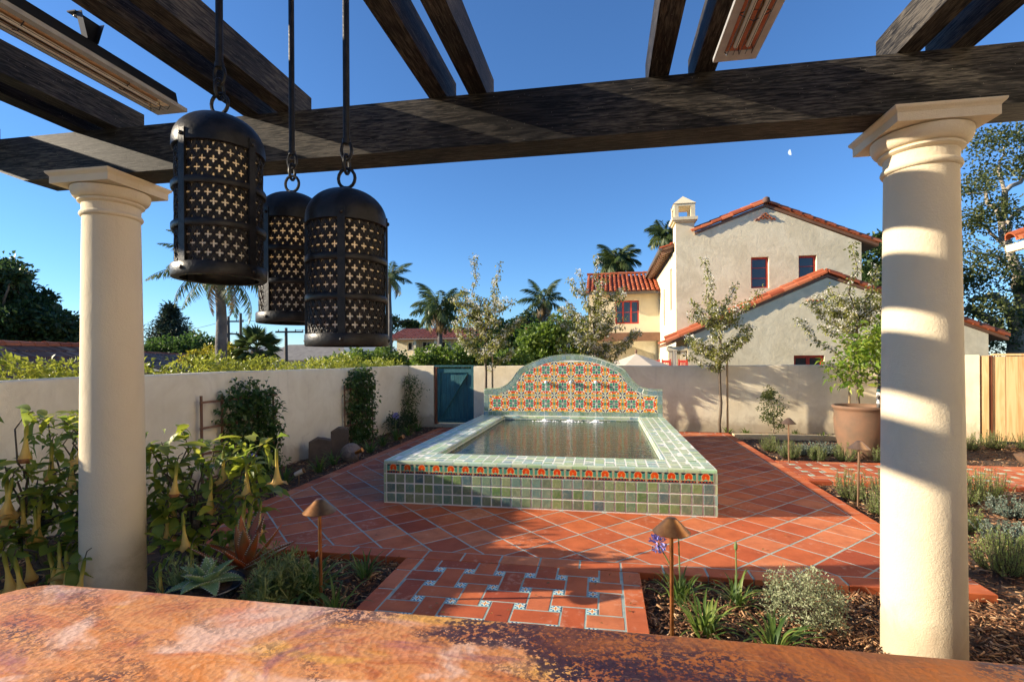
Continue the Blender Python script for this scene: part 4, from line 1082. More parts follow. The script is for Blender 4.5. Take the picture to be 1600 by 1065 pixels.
# red chairs on the neighbours' terrace
def chair(x, y, lb):
    t = thing('red_chair', lb, 'chair', (x, y, -.1), R(160), 'red chairs on the terrace beyond the wall'); t.scale = (.62, .8, .97)
    for sx in (-.21, .21):
        MB().box(sx-.02, sx+.02, -.21, -.17, 0, .42).build('leg', M_REDPAINT, t); MB().box(sx-.02, sx+.02, .18, .22, 0, .42).build('leg', M_REDPAINT, t)
        MB().box(sx-.025, sx+.025, .18, .23, .47, 1.72).build('back_post', M_REDPAINT, t)
    MB().box(-.24, .24, -.23, .23, .421, .469).build('seat', M_REDPAINT, t)
    for k in range(4): MB().box(-.16+.095*k, -.11+.095*k, .19, .22, .6, 1.60).build('slat', M_REDPAINT, t)
    for z in (1.601, .55): MB().box(-.184, .184, .185, .225, z, z+.08 if z > 1 else z+.049).build('rail', M_REDPAINT, t)
for px_, d_, lb in ((1026, 16.4, 'red wooden chair at the left end of the terrace, partly behind a post'), (1043, 16.1, 'red wooden chair in the middle, between the porch post and white curtain'), (1069, 15.8, 'red slatted chair on the right, behind the staked tree in front of the terrace')):
    q = spot(px_, 560, d_); chair(q.x, q.y, lb)
# cream umbrella
u = thing('patio_umbrella', 'cream canvas patio umbrella whose top shows above the back garden wall', 'umbrella', (.90, 14.6, -.1))
cm = MB(); nseg = 8; ring_ = []
for k in range(nseg):
    a = 2*math.pi*(k+.5)/nseg; ring_.append((1.05*math.cos(a), 1.05*math.sin(a), 1.46))
cm.add(ring_ + [(0, 0, 1.83)], [(k, (k+1) % nseg, nseg) for k in range(nseg)] + [((k+1) % nseg, k, nseg) for k in []])
for k in range(nseg):
    a, b = Vector(ring_[k]), Vector(ring_[(k+1) % nseg]); cm.add([a, b, b-Vector((0, 0, .1)), a-Vector((0, 0, .1))], [(0, 1, 2, 3)])
cm.build('canopy', simple('cream_canvas', (.62, .52, .38), (.68, .58, .44), .8, 0, 5), u)
MB().tube([(0, 0, 0), (0, 0, 1.9)], .022, 10).build('pole', M_BROWN, u); MB().lathe([(.02, 1.86), (.035, 1.89), (.02, 1.94), (.004, 1.96)], 10).build('finial', M_BROWN, u, True)

# right-hand house: eave corner in view; tall near wall unseen, added to bounce sunlight
rh = thing('side_house', 'stucco house along the right whose tiled eave corner shows beside the oak, its near wall unseen and added', 'house', (8.2, 3, 0))
GF = lambda y, z, d: (4.85+d, y, z)
gw = MB(); gd = (1.0, 3.4, .0, 2.3); gw2 = (-3.0, -1.4, .9, 2.2); gu = [(-3.2, -2.0, 3.9, 5.1), (.2, 1.4, 3.9, 5.1), (3.2, 4.4, 3.9, 5.1)]
strips(gw, -7, 6.3, -.1, [(-7, 6.1), (6.3, 6.1)], [gd, gw2] + gu, GF, .3); gw.build('wall', M_BOUNCEWALL, rh, world=True)
MB().box(4.85, 7.749, 6.301, 6.6, -.1, 6.1).build('wall', M_BOUNCEWALL, rh, world=True)
window(rh, GF, *gd, d=.1, mull=3, bars=0, fw=.08); window(rh, GF, *gw2, d=.1, mull=2, bars=1, fw=.07)
for q in gu: window(rh, GF, *q, d=.1, mull=2, bars=1, fw=.07)
r2 = MB(); r2.ext([(4.35, -7.2, 6.1), (9.5, -7.2, 8.2), (9.5, -7.2, 8.32), (4.35, -7.2, 6.22)], (0, 14.2, 0)); r2o = r2.build('roof', M_BROWN, rh, world=True)
r3 = MB(); sl = math.hypot(5.15, 2.1); barrel(r3, (4.32, -7.2, 6.23), (0, 1, 0), (5.15, 0, 2.1), 59, .24, 12, sl/12); tag(r3.build('roof_tiles', M_CLAY, r2o, world=True), kind='stuff')
MB().box(7.75, 8.05, 6.301, 9.7, -.1, 3.45).build('wall', M_BOUNCEWALL, rh, world=True); MB().box(8.051, 13, 9.4, 9.7, -.1, 3.45).build('wall', M_BOUNCEWALL, rh, world=True)
r2 = MB(); r2.ext([(7.12, 6.62, 3.45), (12.0, 6.62, 5.4), (12.0, 6.62, 5.52), (7.12, 6.62, 3.57)], (0, 3.4, 0)); r4o = r2.build('roof', M_BROWN, rh, world=True)
r3 = MB(); sl = math.hypot(4.88, 1.95); barrel(r3, (7.08, 6.65, 3.58), (0, 1, 0), (4.88, 0, 1.95), 14, .24, 12, sl/12); tag(r3.build('roof_tiles', M_CLAY, r4o, world=True), kind='stuff')
rake(r4o, (7.05, 10.02, 3.60), (11.9, 10.02, 5.52), 11)
MB().ext([(7.02, 6.65, 3.43), (7.115, 6.65, 3.43), (7.115, 6.65, 3.55), (7.0, 6.65, 3.55)], (0, 3.45, 0)).build('gutter', M_HOUSE, rh, world=True)

# old tiled roof beyond the left wall
def lowroof(label, a, b, drop, run, mat, n, wallh=True):
    """a, b: ridge ends; the slope comes down towards the garden."""
    a = Vector(a); b = Vector(b); t = thing('tiled_outbuilding', label, 'building', ((a.x+b.x)/2, (a.y+b.y)/2, -.1))
    d = (b-a); L = d.length; dn = d.normalized(); s_ = Vector((dn.y, -dn.x, 0))
    v = (-s_*run + Vector((0, 0, drop))).normalized(); o = a + s_*run - Vector((0, 0, drop)); sl = math.hypot(run, drop)
    m = MB(); barrel(m, o, dn, v, n, L/n, max(3, int(sl/.36)), sl/max(3, int(sl/.36)), 5, .02)
    v2 = (s_*run + Vector((0, 0, drop))).normalized(); o2 = b - s_*run - Vector((0, 0, drop)); barrel(m, o2, -dn, v2, n, L/n, 4, sl/4, 4, .02)
    ro = m.build('roof', mat, t, world=True)
    rake(ro, a + Vector((0, 0, .0)), b + Vector((0, 0, .0)), max(4, int(L/.42)), 'ridge_tile', .02)
    w_ = MB(); q = [o - s_*.25, o + d - s_*.25, b - s_*(run-.25) - Vector((0, 0, drop)), a - s_*(run-.25) - Vector((0, 0, drop))]
    w_.ext([Vector((p_.x, p_.y, -.12)) for p_ in q], (0, 0, o.z + .05)); w_.build('wall', M_HOUSE, t, world=True)
    return t
lowroof('low building with a weathered brown clay tile roof beyond the left wall', spot(-150, 538, 9.5), spot(140, 543, 14.5), .95, 2.1, M_OLDCLAY, 34)
lowroof('dark tiled roof behind the left column, half hidden by the hedge and trees', spot(150, 549, 22), spot(300, 556, 32), 1.0, 3.0, M_OLDCLAY, 46)
M_GREYROOF = simple('grey_roof', (.14, .13, .12), (.2, .19, .17), .8, 0, 2)
gh = thing('grey_roofed_house', 'distant low house with a plain grey roof beside the utility poles', 'house', tuple(spot(470, 560, 55)))
q = spot(455, 545, 55); a = MB(); a.ext([(q.x-5, q.y, 1.5), (q.x+6.5, q.y, 1.5), (q.x+4, q.y+4, 3.3), (q.x-3, q.y+4, 3.3)], (0, 0, .12)); a.build('roof', M_GREYROOF, gh, world=True)
MB().box(q.x-4.6, q.x+6, q.y+.4, q.y+8, -.1, 1.5).build('wall', M_HOUSE, gh, world=True)

# apartment building beyond the back wall
ap = thing('apartment_building', 'two storey apartment building with a red tiled roof and balconies far behind the garden', 'building', (-15, 50, -.1))
AX0, AX1, AY = -21.7, -7.4, 50.0
AF = lambda x, z, d: (x, AY+d, z)
px2x = lambda px_: AX0 + (px_-620)/(832-620)*(AX1-AX0)
holes = [(px2x(637), px2x(652), 2.55, 3.45), (px2x(661), px2x(676), 1.75, 3.45), (px2x(692), px2x(708), 1.9, 3.45), (px2x(638), px2x(652), .3, 1.25), (px2x(661), px2x(676), -.1, 1.2), (px2x(716), px2x(736), 2.5, 3.4), (px2x(760), px2x(780), 2.5, 3.4), (px2x(790), px2x(802), 1.8, 3.4)]
aw = MB(); strips(aw, AX0, AX1, -.1, [(AX0, 3.75), (AX1, 3.75)], holes, AF, .4)
aw.box(AX0, AX0+.35, AY+.401, AY+9, -.1, 3.75); aw.box(AX1-.35, AX1, AY+.401, AY+9, -.1, 3.75)
aw.build('wall', M_HOUSE, ap, world=True)
M_WHITE = simple('white_frame', (.7, .7, .68), None, .5)
for h_ in holes: window(ap, AF, *h_, d=.15, mull=2, bars=0, fw=.08, mat=M_WHITE)
for a, b in ((655, 682), (688, 712), (786, 806)):
    bl = MB(); xa, xb = px2x(a), px2x(b); bl.box(xa, xb, AY-1.3, AY-.003, 1.55, 1.75); bl.box(xa, xa+.25, AY-1.3, AY-.003, -.1, 1.549); bl.box(xa, xa+.25, AY-1.3, AY-.003, 1.751, 3.6)
    bo_ = bl.build('balcony', M_HOUSE, ap, world=True)
    r_ = MB(); r_.box(xa+.26, xb-.1, AY-1.28, AY-1.2, 1.751, 2.5) if a != 661 else None; r_.build('parapet', M_HOUSE, bo_, world=True)
ar = MB(); sl = math.hypot(4.5, 1.25); barrel(ar, (AX0-.5, AY-1.6, 3.72), (1, 0, 0), (0, 4.5, 1.25), 44, (AX1-AX0+1)/44, 9, sl/9, 4); tag(ar.build('roof_tiles', M_PINKCLAY, ap, world=True), kind='stuff')
MB().box(AX0-.5, AX1+.5, AY-1.6, AY+9, 3.60, 3.69).build('eave_board', M_BROWN, ap, world=True)

# ---------------------------------------------------------------- utility poles, wires, moon
M_POLE = simple('weathered_pole', (.07, .055, .045), (.11, .09, .07), .8, 0, 3)
ends = []
for px_, yb, yt, d_, arms, lb in ((357, 560, 494, 48, (.5, 1.7), 'utility pole with two crossarms just right of the big palm trunk'), (376, 560, 489, 46, (), 'bare utility pole without crossarms left of the fan palm'), (447, 580, 512, 42, (.35,), 'utility pole with one crossarm in front of the distant hill')):
    tq = spot(px_, yt, d_); t = thing('utility_pole', lb, 'utility pole', (tq.x, tq.y, -.1))
    MB().tube([(0, 0, 0), (0, 0, tq.z+.1)], [.16, .11], 10).build('pole', M_POLE, t, True)
    for a in arms:
        MB().obox((.3, 0, tq.z+.1-a), (2.3, .12, .14), Matrix.Rotation(.2, 3, 'Z')).build('crossarm', M_POLE, t)
        for k in (-.9, -.3, .5, 1.1):
            MB().lathe([(.03, 0), (.05, .06), (.03, .14), (.01, .16)], 8, (.3+k*.98, k*.2, tq.z+.17-a)).build('insulator', M_GUTTER, t, True)
    ends.append(tq)
def wire(label, a, b, sag):
    a = Vector(a); b = Vector(b); pts = [a.lerp(b, k/16) - Vector((0, 0, sag*(1-(2*k/16-1)**2))) for k in range(17)]
    o = MB().tube(pts, .018, 4, False).build('overhead_wire', M_GUTTER); tag(o, label, 'wire', 'overhead wires from pole to pole')
p0, p1, p2 = ends
wire('upper wire running left from the crossarm pole past the conifer', p0 + Vector((0, 0, -.35)), spot(150, 517, 70), 1.0)
wire('lower wire running left from the crossarm pole past the conifer', p0 + Vector((.5, 0, -1.55)), spot(150, 521, 70), 1.0)
wire('wire crossing right from the crossarm pole behind the lanterns', p0 + Vector((1, 0, -.35)), spot(700, 492, 60), .8)
wire('wire running right from the single crossarm pole', p2 + Vector((.8, 0, -.2)), spot(1000, 485, 60), .6)
t_ = NT('moonlight'); em = t_.n.new('ShaderNodeEmission'); em.inputs[0].default_value = (.80, .88, 1, 1); em.inputs[1].default_value = .52; M_MOON = t_.done(em)
mq = spot(1235.5, 238, 2400); ms = MB(); prof_v = []; mr = 13.5
ax = (-_r2*.95 - _u2*.32).normalized(); fwv = (mq-EYE).normalized(); bx_ = ax.cross(fwv).normalized()
vs = []; n1, n2 = 12, 12
for i in range(n1+1):                                   # the sunlit half of the ball that is turned to us
    th_ = math.pi*i/n1
    for j in range(n2+1):
        ph_ = -R(8) + (math.pi/2+R(8))*j/n2
        vs.append(mq + bx_*(mr*math.cos(th_)) + (ax*math.sin(ph_) - fwv*math.cos(ph_))*(mr*math.sin(th_)))
fs = [(i*(n2+1)+j, i*(n2+1)+j+1, (i+1)*(n2+1)+j+1, (i+1)*(n2+1)+j) for i in range(n1) for j in range(n2)]
ms.add(vs, fs); tag(ms.build('moon', M_MOON, None, True), 'small pale half moon in the blue sky above the house', 'moon')
# ---------------------------------------------------------------- vegetation
L_HEDGE = leafmat('hedge_leaf', (0.12, 0.17, 0.02), (0.28, 0.30, 0.035), (0.42, 0.41, 0.07))
L_DARK = leafmat('dark_leaf', (0.018, 0.035, 0.012), (0.04, 0.075, 0.022), (0.075, 0.12, 0.03))
L_MID = leafmat('mid_green_leaf', (0.03, 0.065, 0.015), (0.07, 0.13, 0.025), (0.13, 0.19, 0.04))
L_BRIGHT = leafmat('bright_leaf', (0.06, 0.11, 0.015), (0.13, 0.20, 0.025), (0.22, 0.27, 0.05))
L_YELLOW = leafmat('yellow_green_leaf', (0.16, 0.16, 0.015), (0.30, 0.26, 0.02), (0.36, 0.30, 0.03))
L_CONIFER = leafmat('conifer_needle', (0.018, 0.032, 0.018), (0.035, 0.055, 0.03), (0.055, 0.075, 0.04), .15)
L_OAK = leafmat('oak_leaf', (0.035, 0.055, 0.015), (0.09, 0.11, 0.03), (0.16, 0.16, 0.05))
L_PALM = leafmat('palm_leaflet', (0.035, 0.06, 0.02), (0.08, 0.12, 0.035), (0.16, 0.18, 0.06), .3)
L_PALMDRY = leafmat('dry_palm_leaflet', (0.20, 0.13, 0.06), (0.30, 0.20, 0.09), None, .2)
L_PEAR = leafmat('pear_leaf', (0.08, 0.10, 0.02), (0.27, 0.27, 0.06), (0.48, 0.44, 0.18), .42)
L_BLOSSOM = leafmat('white_blossom', (0.66, 0.63, 0.52), (0.80, 0.77, 0.66), None, .3, .6)
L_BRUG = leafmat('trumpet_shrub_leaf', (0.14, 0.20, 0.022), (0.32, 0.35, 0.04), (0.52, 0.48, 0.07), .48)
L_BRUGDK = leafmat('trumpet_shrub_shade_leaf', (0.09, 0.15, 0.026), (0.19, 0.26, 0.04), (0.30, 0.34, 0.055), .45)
L_STRAP = leafmat('strap_leaf', (0.05, 0.10, 0.02), (0.12, 0.19, 0.035), (0.24, 0.29, 0.06), .35)
L_ROSE = leafmat('rosemary_leaf', (0.11, 0.17, 0.05), (0.22, 0.29, 0.08), (0.36, 0.40, 0.13), .35)
L_GREY = leafmat('grey_leaf', (0.18, 0.21, 0.11), (0.32, 0.35, 0.20), (0.46, 0.48, 0.30), .25)
L_BLUEGREY = leafmat('blue_grey_leaf', (0.09, 0.14, 0.11), (0.15, 0.20, 0.16), (0.22, 0.27, 0.20), .15)
L_SUCC = leafmat('finger_succulent', (0.15, 0.20, 0.06), (0.26, 0.30, 0.09), (0.38, 0.38, 0.15), .2)
L_CITRUS = leafmat('citrus_leaf', (0.08, 0.17, 0.018), (0.20, 0.28, 0.03), (0.36, 0.40, 0.06), .42)
L_VINE = leafmat('vine_leaf', (0.03, 0.065, 0.015), (0.07, 0.13, 0.028), (0.15, 0.22, 0.045), .38)
M_BARK = simple('bark', (0.10, 0.075, 0.05), (0.16, 0.125, 0.09), .9, 0, 8, .6, 30, dist=.02)
M_GREYBARK = simple('grey_bark', (0.09, 0.08, 0.075), (0.16, 0.145, 0.13), .9, 0, 3, .7, 14, dist=.04)
M_OAKBARK = simple('pale_oak_bark', (0.24, 0.20, 0.15), (0.36, 0.31, 0.24), .9, 0, 2, .8, 9, dist=.05)
M_TWIG = simple('twig', (0.07, 0.05, 0.035), (0.12, 0.09, 0.06), .85, 0, 12)
M_STAKE = simple('tree_stake', (0.36, 0.24, 0.11), (0.44, 0.31, 0.16), .8, 0, 5)
M_VIOLET = simple('violet_petal', (0.16, 0.16, 0.50), (0.26, 0.26, 0.62), .6, 0, 40)
M_STALK = simple('flower_stalk', (0.09, 0.14, 0.04), (0.13, 0.19, 0.06), .6)

def clumps(centers, sig, per, L, Wd, up=0.25, flat=True, droop=.12):
    cs = np.asarray(centers, float); k = len(cs)
    s_ = np.broadcast_to(np.asarray(sig, float).reshape(-1, 1) if np.ndim(sig) else np.full((k, 1), sig), (k, 1))
    P = np.repeat(cs, per, 0) + RNG.normal(size=(k*per, 3))*np.repeat(s_, per, 0)*np.array([1, 1, .8])
    D = unit(P - np.repeat(cs, per, 0)) + RNG.normal(size=(k*per, 3))*.6 + np.array([0, 0, up])
    n = len(P); l = L*RNG.uniform(.65, 1.3, n); w_ = Wd*RNG.uniform(.7, 1.2, n)
    return (flat_leaves if flat else leaves)(P, D, l, w_, droop=droop)

def ell_points(c, r, n, shell=.55):
    d = unit(RNG.normal(size=(n, 3))); q = (shell + (1-shell)*RNG.random((n, 1))**.6)
    return np.asarray(c) + d*q*np.asarray(r)

def limb(mb, a, b, r0, r1, wob=.08, n=6, k=7):
    a = Vector(a); b = Vector(b); L = (b-a).length
    pts = [a.lerp(b, i/(k-1)) + Vector(RNG.normal(size=3)*wob*L*math.sin(math.pi*i/(k-1))*.5) + Vector((0, 0, -.06*L*math.sin(math.pi*i/(k-1)))) for i in range(k)]
    mb.tube(pts, [r0 + (r1-r0)*i/(k-1) for i in range(k)], n); return pts

def tree(name, label, base, top, lobes, tr, lf, mat, bark=None, cl=26, per=42, sig=.28, group=None, cat_='tree', trunk_lean=None):
    """base, top of the trunk; lobes are (centre, radii); leaf size lf = (length, width)."""
    base = Vector(base); t = thing(name, label, cat_, tuple(base), 0, group); tb = MB(); top = Vector(top)
    limb(tb, (0, 0, 0), top-base, tr, tr*.55, .05, 8)
    V = []; 
    for c, r in lobes:
        c = Vector(c); limb(tb, (top-base)*.85, c-base, tr*.45, tr*.1, .15, 6)
        pts = ell_points(c-base, r, cl)
        for q in pts[::4]: limb(tb, tuple((c-base)*.75 + (top-base)*.25), q, tr*.16, tr*.04, .12, 4, 5)
        V.append(clumps(pts, sig*min(r), per, *lf))
    tb.build('trunk', bark or M_BARK, t, True, None)
    np_obj('crown', *cat(*V), mat, t)
    return t
def P3(px_, py_, d): return tuple(spot(px_, py_, d))
def GZ(px_, d):
    q = spot(px_, 560, d); return (q.x, q.y, -.12)

# trees and shrubs beyond the walls, from the left
def m2(d, px_): return px_/778.77*d
d = 27
edge_x = [-140, -60, 0, 18, 34, 46, 60, 72, 84, 95, 108, 122]; edge_y = [380, 395, 408, 414, 432, 452, 440, 452, 478, 486, 506, 530]
lob = []
for _ in range(95):
    x_ = RNG.uniform(-140, 118); top_ = float(np.interp(x_, edge_x, edge_y)); f_ = RNG.random()**1.3; y_ = top_ + 12 + (548-top_)*f_; r_ = RNG.uniform(.28, .62)
    lob.append((P3(x_, y_, d + RNG.uniform(-2.2, 2.2)), (r_*1.15, r_*1.3, r_)))
tree('dense_tree', 'big dark leafy tree beyond the left wall at the left edge', GZ(20, d), P3(25, 520, d), lob, .28, (.30, .17), L_DARK, cl=10, per=34, sig=.42)
tree('small_pine', 'small thin pine just left of the left column, low on the skyline', GZ(112, 34), P3(112, 515, 34), [(P3(112, 508, 34), (.5, .5, .35)), (P3(106, 522, 34), (.55, .5, .3)), (P3(119, 527, 34), (.45, .5, .3)), (P3(112, 535, 34), (.6, .5, .25))], .07, (.25, .06), L_CONIFER, cl=14, per=22, sig=.3)
def conifer(label, base, h, rad, mat, tiers=15):
    t = thing('conifer', label, 'tree', base); tb = MB(); tb.tube([(0, 0, 0), (0, 0, h)], [.28, .04], 8); V = []
    for k in range(tiers):
        f = k/(tiers-1); z = h*(.30+.68*f); r = rad*(1-f*.92)*RNG.uniform(.7, 1.15)
        for j in range(int(5+6*(1-f))):
            a = RNG.uniform(0, 6.28); e = Vector((math.cos(a)*r, math.sin(a)*r, z - r*.12 + RNG.normal()*.15)); tb.tube([(0, 0, z), tuple(e*.55 + Vector((0, 0, z*.45+.1))), tuple(e)], [.05, .03, .012], 4)
            pts = np.array([tuple(Vector((0, 0, z)).lerp(e, q)) for q in np.linspace(.35, 1, 5)])
            V.append(clumps(pts, .20+.05*r, 16, .42, .12, .15))
    tb.build('trunk', M_BARK, t, True, None); np_obj('crown', *cat(*V), mat, t)
q = GZ(268, 50); conifer('tall dark conifer with ragged layers on the skyline left of the big palm', q, 7.1, 3.1, L_CONIFER)
d = 36; tree('round_tree', 'broad rounded green tree in front of the conifer', GZ(285, d), P3(285, 560, d), [(P3(262, 548, d), (1.5, 1.5, .85)), (P3(300, 543, d), (1.7, 1.7, .95)), (P3(330, 548, d), (1.2, 1.4, .8)), (P3(248, 555, d), (1.1, 1.2, .6))], .2, (.28, .17), L_MID, cl=36, per=36, sig=.22)
d = 23; tree('yellow_shrub', 'yellow leaved shrub at the foot of the big palm', GZ(345, d), P3(345, 566, d), [(P3(315, 562, d), (.75, .8, .35)), (P3(362, 553, d), (.6, .8, .5)), (P3(335, 556, d), (.6, .8, .4)), (P3(385, 565, d), (.5, .6, .3))], .07, (.16, .1), L_YELLOW, cl=30, per=30, sig=.22, cat_='shrub')
d = 20; tree('leafy_shrub', 'rounded bright green shrub behind the wall beneath the right lantern', GZ(575, d), P3(575, 572, d), [(P3(555, 564, d), (.75, .8, .42)), (P3(598, 560, d), (.8, .8, .5)), (P3(525, 570, d), (.6, .7, .33)), (P3(625, 570, d), (.5, .6, .3))], .07, (.15, .09), L_BRIGHT, cl=40, per=40, sig=.2, cat_='shrub')
tree('leafy_shrub', 'low bright shrub behind the teal gate at the foot of the pear tree', GZ(705, 17.5), P3(705, 566, 17.5), [(P3(672, 560, 17.5), (.55, .6, .38)), (P3(712, 558, 17.5), (.7, .7, .42)), (P3(750, 563, 17.5), (.6, .6, .3)), (P3(800, 563, 17.5), (.7, .6, .3))], .06, (.13, .085), L_BRIGHT, cl=40, per=36, sig=.2, cat_='shrub')
d = 34; tree('dense_tree', 'dense dark green tree behind the left pear tree', GZ(785, d), P3(790, 545, d), [(P3(790, 525, d), (1.4, 1.6, 1.0)), (P3(770, 545, d), (1.2, 1.4, .9)), (P3(815, 540, d), (1.2, 1.3, 1.0)), (P3(745, 556, d), (1.1, 1.2, .6))], .2, (.3, .18), L_MID, cl=44, per=40, sig=.2)
d = 60; tree('dense_tree', 'far dark tree crown rising over the right end of the apartment roof', GZ(822, d), P3(825, 520, d), [(P3(828, 503, d), (1.7, 1.6, 1.1)), (P3(812, 512, d), (1.5, 1.4, .9))], .2, (.4, .25), L_DARK, cl=36, per=36, sig=.22)
d = 28; tree('broad_tree', 'bright green broad tree behind the second pear tree', GZ(870, d), P3(875, 550, d), [(P3(840, 535, d), (.9, 1.2, 1.0)), (P3(875, 525, d), (1.2, 1.3, 1.0)), (P3(910, 525, d), (1.1, 1.3, .95)), (P3(865, 555, d), (1.5, 1.4, .7)), (P3(915, 552, d), (1.1, 1.2, .8))], .18, (.26, .17), L_BRIGHT, cl=44, per=40, sig=.2)
d = 62; tree('far_trees', 'distant tree clump above the left end of the apartment roof', GZ(610, d), P3(612, 530, d), [(P3(608, 505, d), (1.6, 1.5, 1.0)), (P3(595, 520, d), (1.8, 1.5, 1.1)), (P3(640, 508, d), (1.2, 1, .5))], .2, (.4, .25), L_DARK, cl=30, per=30, sig=.22)
d = 24; tree('dense_tree', 'dark leafy tree beyond the right gable of the big house', GZ(1385, d), P3(1380, 470, d), [(P3(1372, 405, d), (.9, 1.2, 1.0)), (P3(1400, 450, d), (1.3, 1.3, 1.2)), (P3(1365, 440, d), (.6, 1, .8)), (P3(1400, 380, d), (.8, 1, .7)), (P3(1375, 480, d), (.9, 1, .8))], .16, (.22, .14), L_DARK, cl=40, per=40, sig=.2)

# palms
def frond(az, el, L, nleaf, ll, lw, curve, hang, mat, name='frond'):
    """A feather frond from the origin; curve is the downward bend, hang the droop of the leaflets."""
    n = 12; p_ = np.zeros(3); pts = [p_]; e = el
    for k in range(n):
        p_ = p_ + np.array([math.cos(az)*math.cos(e), math.sin(az)*math.cos(e), math.sin(e)])*L/n; pts.append(p_); e -= curve/n*(.4+1.2*k/n)
    pts = np.array(pts); s_ = np.linspace(.12, 1, nleaf); idx = np.linspace(0, n, len(pts)); Pp = np.stack([np.interp(s_*n, idx, pts[:, c]) for c in range(3)], 1)
    T = unit(np.gradient(Pp, axis=0)); side = np.array([-math.sin(az), math.cos(az), 0]); Vs = []
    for sg in (-1, 1):
        D = T*.55 + side*sg*.9 + np.array([0, 0, -hang]) + RNG.normal(size=(nleaf, 3))*.12
        l = ll*np.sin(np.pi*(.18+.78*s_))*RNG.uniform(.85, 1.1, nleaf)
        Vs.append(flat_leaves(Pp, D, l, lw, N=np.cross(D, T)*sg + np.array([0, 0, .4]), droop=.25*hang))
    mb = MB().tube([tuple(q) for q in pts], list(np.linspace(.02, .005, len(pts))*L/2), 4)
    f = np.array([[a, b, c] if True else 0 for q in mb.f if len(q) == 4 for a, b, c in ((q[0], q[1], q[2]), (q[0], q[2], q[3]))])
    return np_mesh(name, *cat((np.array(mb.v), f), *Vs), mat)
def palm(label, px_, py_, dist, L, n, ll, hang, curve, tr, dry=.15, elr=(-.75, 1.35), mat=None, upfirst=0):
    c = spot(px_, py_, dist); t = thing('palm_tree', label, 'palm tree', (c.x, c.y, -.12)); hgt = c.z + .12
    m = MB(); k = 14; m.tube([(0.02*math.sin(i), .02*math.cos(i*1.3), hgt*i/k) for i in range(k+1)], [tr*(1.25 - .5*i/k) for i in range(k+1)], 12); m.build('trunk', M_GREYBARK, t, True, None)
    ms_ = [frond(0, 0.0, L, 34, ll, ll*.09, curve*b, hang, mat or L_PALM) for b in (.8, 1.0, 1.2, 1.35)]
    md = [frond(0, 0.0, L*.9, 26, ll*.8, ll*.09, curve*1.3, hang*1.6, L_PALMDRY) for _ in range(1)]
    for i in range(n):
        f = (i+.5)/n; el = elr[0] + (elr[1]-elr[0])*f; az = i*2.39996 + random.uniform(-.2, .2)
        me = md[0] if f < dry else ms_[i % 4]
        mm = Matrix.Translation((0, 0, hgt)) @ Matrix.Rotation(az, 4, 'Z') @ Matrix.Rotation(-el, 4, 'Y') @ Matrix.Rotation(random.uniform(-.25, .25), 4, 'X')
        place('frond', me, t, mm @ Matrix.Scale(random.uniform(.85, 1.1), 4))
    return t
palm('stout grey trunked palm nearest on the left with hanging fronds', 345, 415, 15, 1.9, 30, .42, .9, 1.1, .155, .1, (-.9, 1.3))
palm('very tall thin palm half hidden by the right lantern', 609, 432, 38, 2.0, 20, .6, .8, 1.5, .15, .15)
palm('feathery queen palm in front of the apartment building', 687, 480, 34, 2.3, 26, .8, 1.0, 1.5, .17, .2, (-1.0, 1.35))
palm('slim palm with an upright tuft right of the left pear tree', 850, 468, 38, 2.1, 22, .7, .9, 1.6, .15, .28, (-1.2, 1.45))
palm('full crowned palm rising behind the tiled wing of the house', 964, 408, 34, 1.7, 28, .75, 1.0, 1.5, .16, .05, (-.6, 1.4))
palm('palm crown showing behind the chimney of the big house', 1042, 366, 34, 1.5, 24, .7, .8, 1.5, .16, .1, (-.7, 1.3))
def fan_palm(label, px_, py_, dist, L, n):
    c = spot(px_, py_, dist); t = thing('fan_palm', label, 'palm tree', (c.x, c.y, -.12)); h_ = c.z+.12
    m = MB(); m.tube([(0, 0, 0), (0, 0, h_*.6), (0, 0, h_)], [.3, .34, .25], 12); m.build('trunk', M_BARK, t, True, None)
    def fan(dry):
        k = 17; a = np.linspace(-1.9, 1.9, k); o = np.array([L*.55, 0, 0]); P_ = np.repeat(o[None], k, 0)
        D = np.stack([np.cos(a), np.sin(a), -.12*np.abs(a)], 1); v1 = flat_leaves(P_, D, L*.5*(1-.12*np.abs(a)), L*.085, N=np.tile([0, 0, 1.], (k, 1)), droop=.25 if not dry else .9)
        st = MB().bar((0, 0, 0), (L*.56, 0, 0), .02*L, .01*L); f = np.array([[x for x in (q[0], q[1], q[2])] for q in st.f] + [[x for x in (q[0], q[2], q[3])] for q in st.f])
        return np_mesh('fan_leaf', *cat((np.array(st.v), f), v1), L_PALMDRY if dry else L_PALM)
    mg, md = fan(False), fan(True)
    for i in range(n):
        f = (i+.5)/n; el = -1.3 + 2.75*f; mm = Matrix.Translation((0, 0, h_)) @ Matrix.Rotation(i*2.39996, 4, 'Z') @ Matrix.Rotation(-el, 4, 'Y') @ Matrix.Rotation(random.uniform(-.4, .4), 4, 'X')
        place('fan_leaf', md if f < .22 else mg, t, mm @ Matrix.Scale(random.uniform(.8, 1.1), 4))
fan_palm('squat fan palm with stiff round leaves between the utility poles', 402, 546, 23, 1.15, 44)
def spiky(label, px_, d, r, n):
    q = spot(px_, 572, d); t = thing('spiky_plant', label, 'plant', (q.x, q.y, q.z)); P_ = np.zeros((n, 3)); a = RNG.uniform(0, 6.28, n); e = RNG.uniform(.2, 1.4, n)
    D = np.stack([np.cos(a)*np.cos(e), np.sin(a)*np.cos(e), np.sin(e)], 1); np_obj('foliage', *leaves(P_, D, r*RNG.uniform(.7, 1.1, n), r*.12, .1), L_MID, t); MB().tube([(0, 0, -q.z-.1), (0, 0, .02)], .05, 8).build('stem', M_BARK, t)
spiky('blue green spiky agave behind the left wall, right of the fan palm', 487, 14.5, .42, 26)

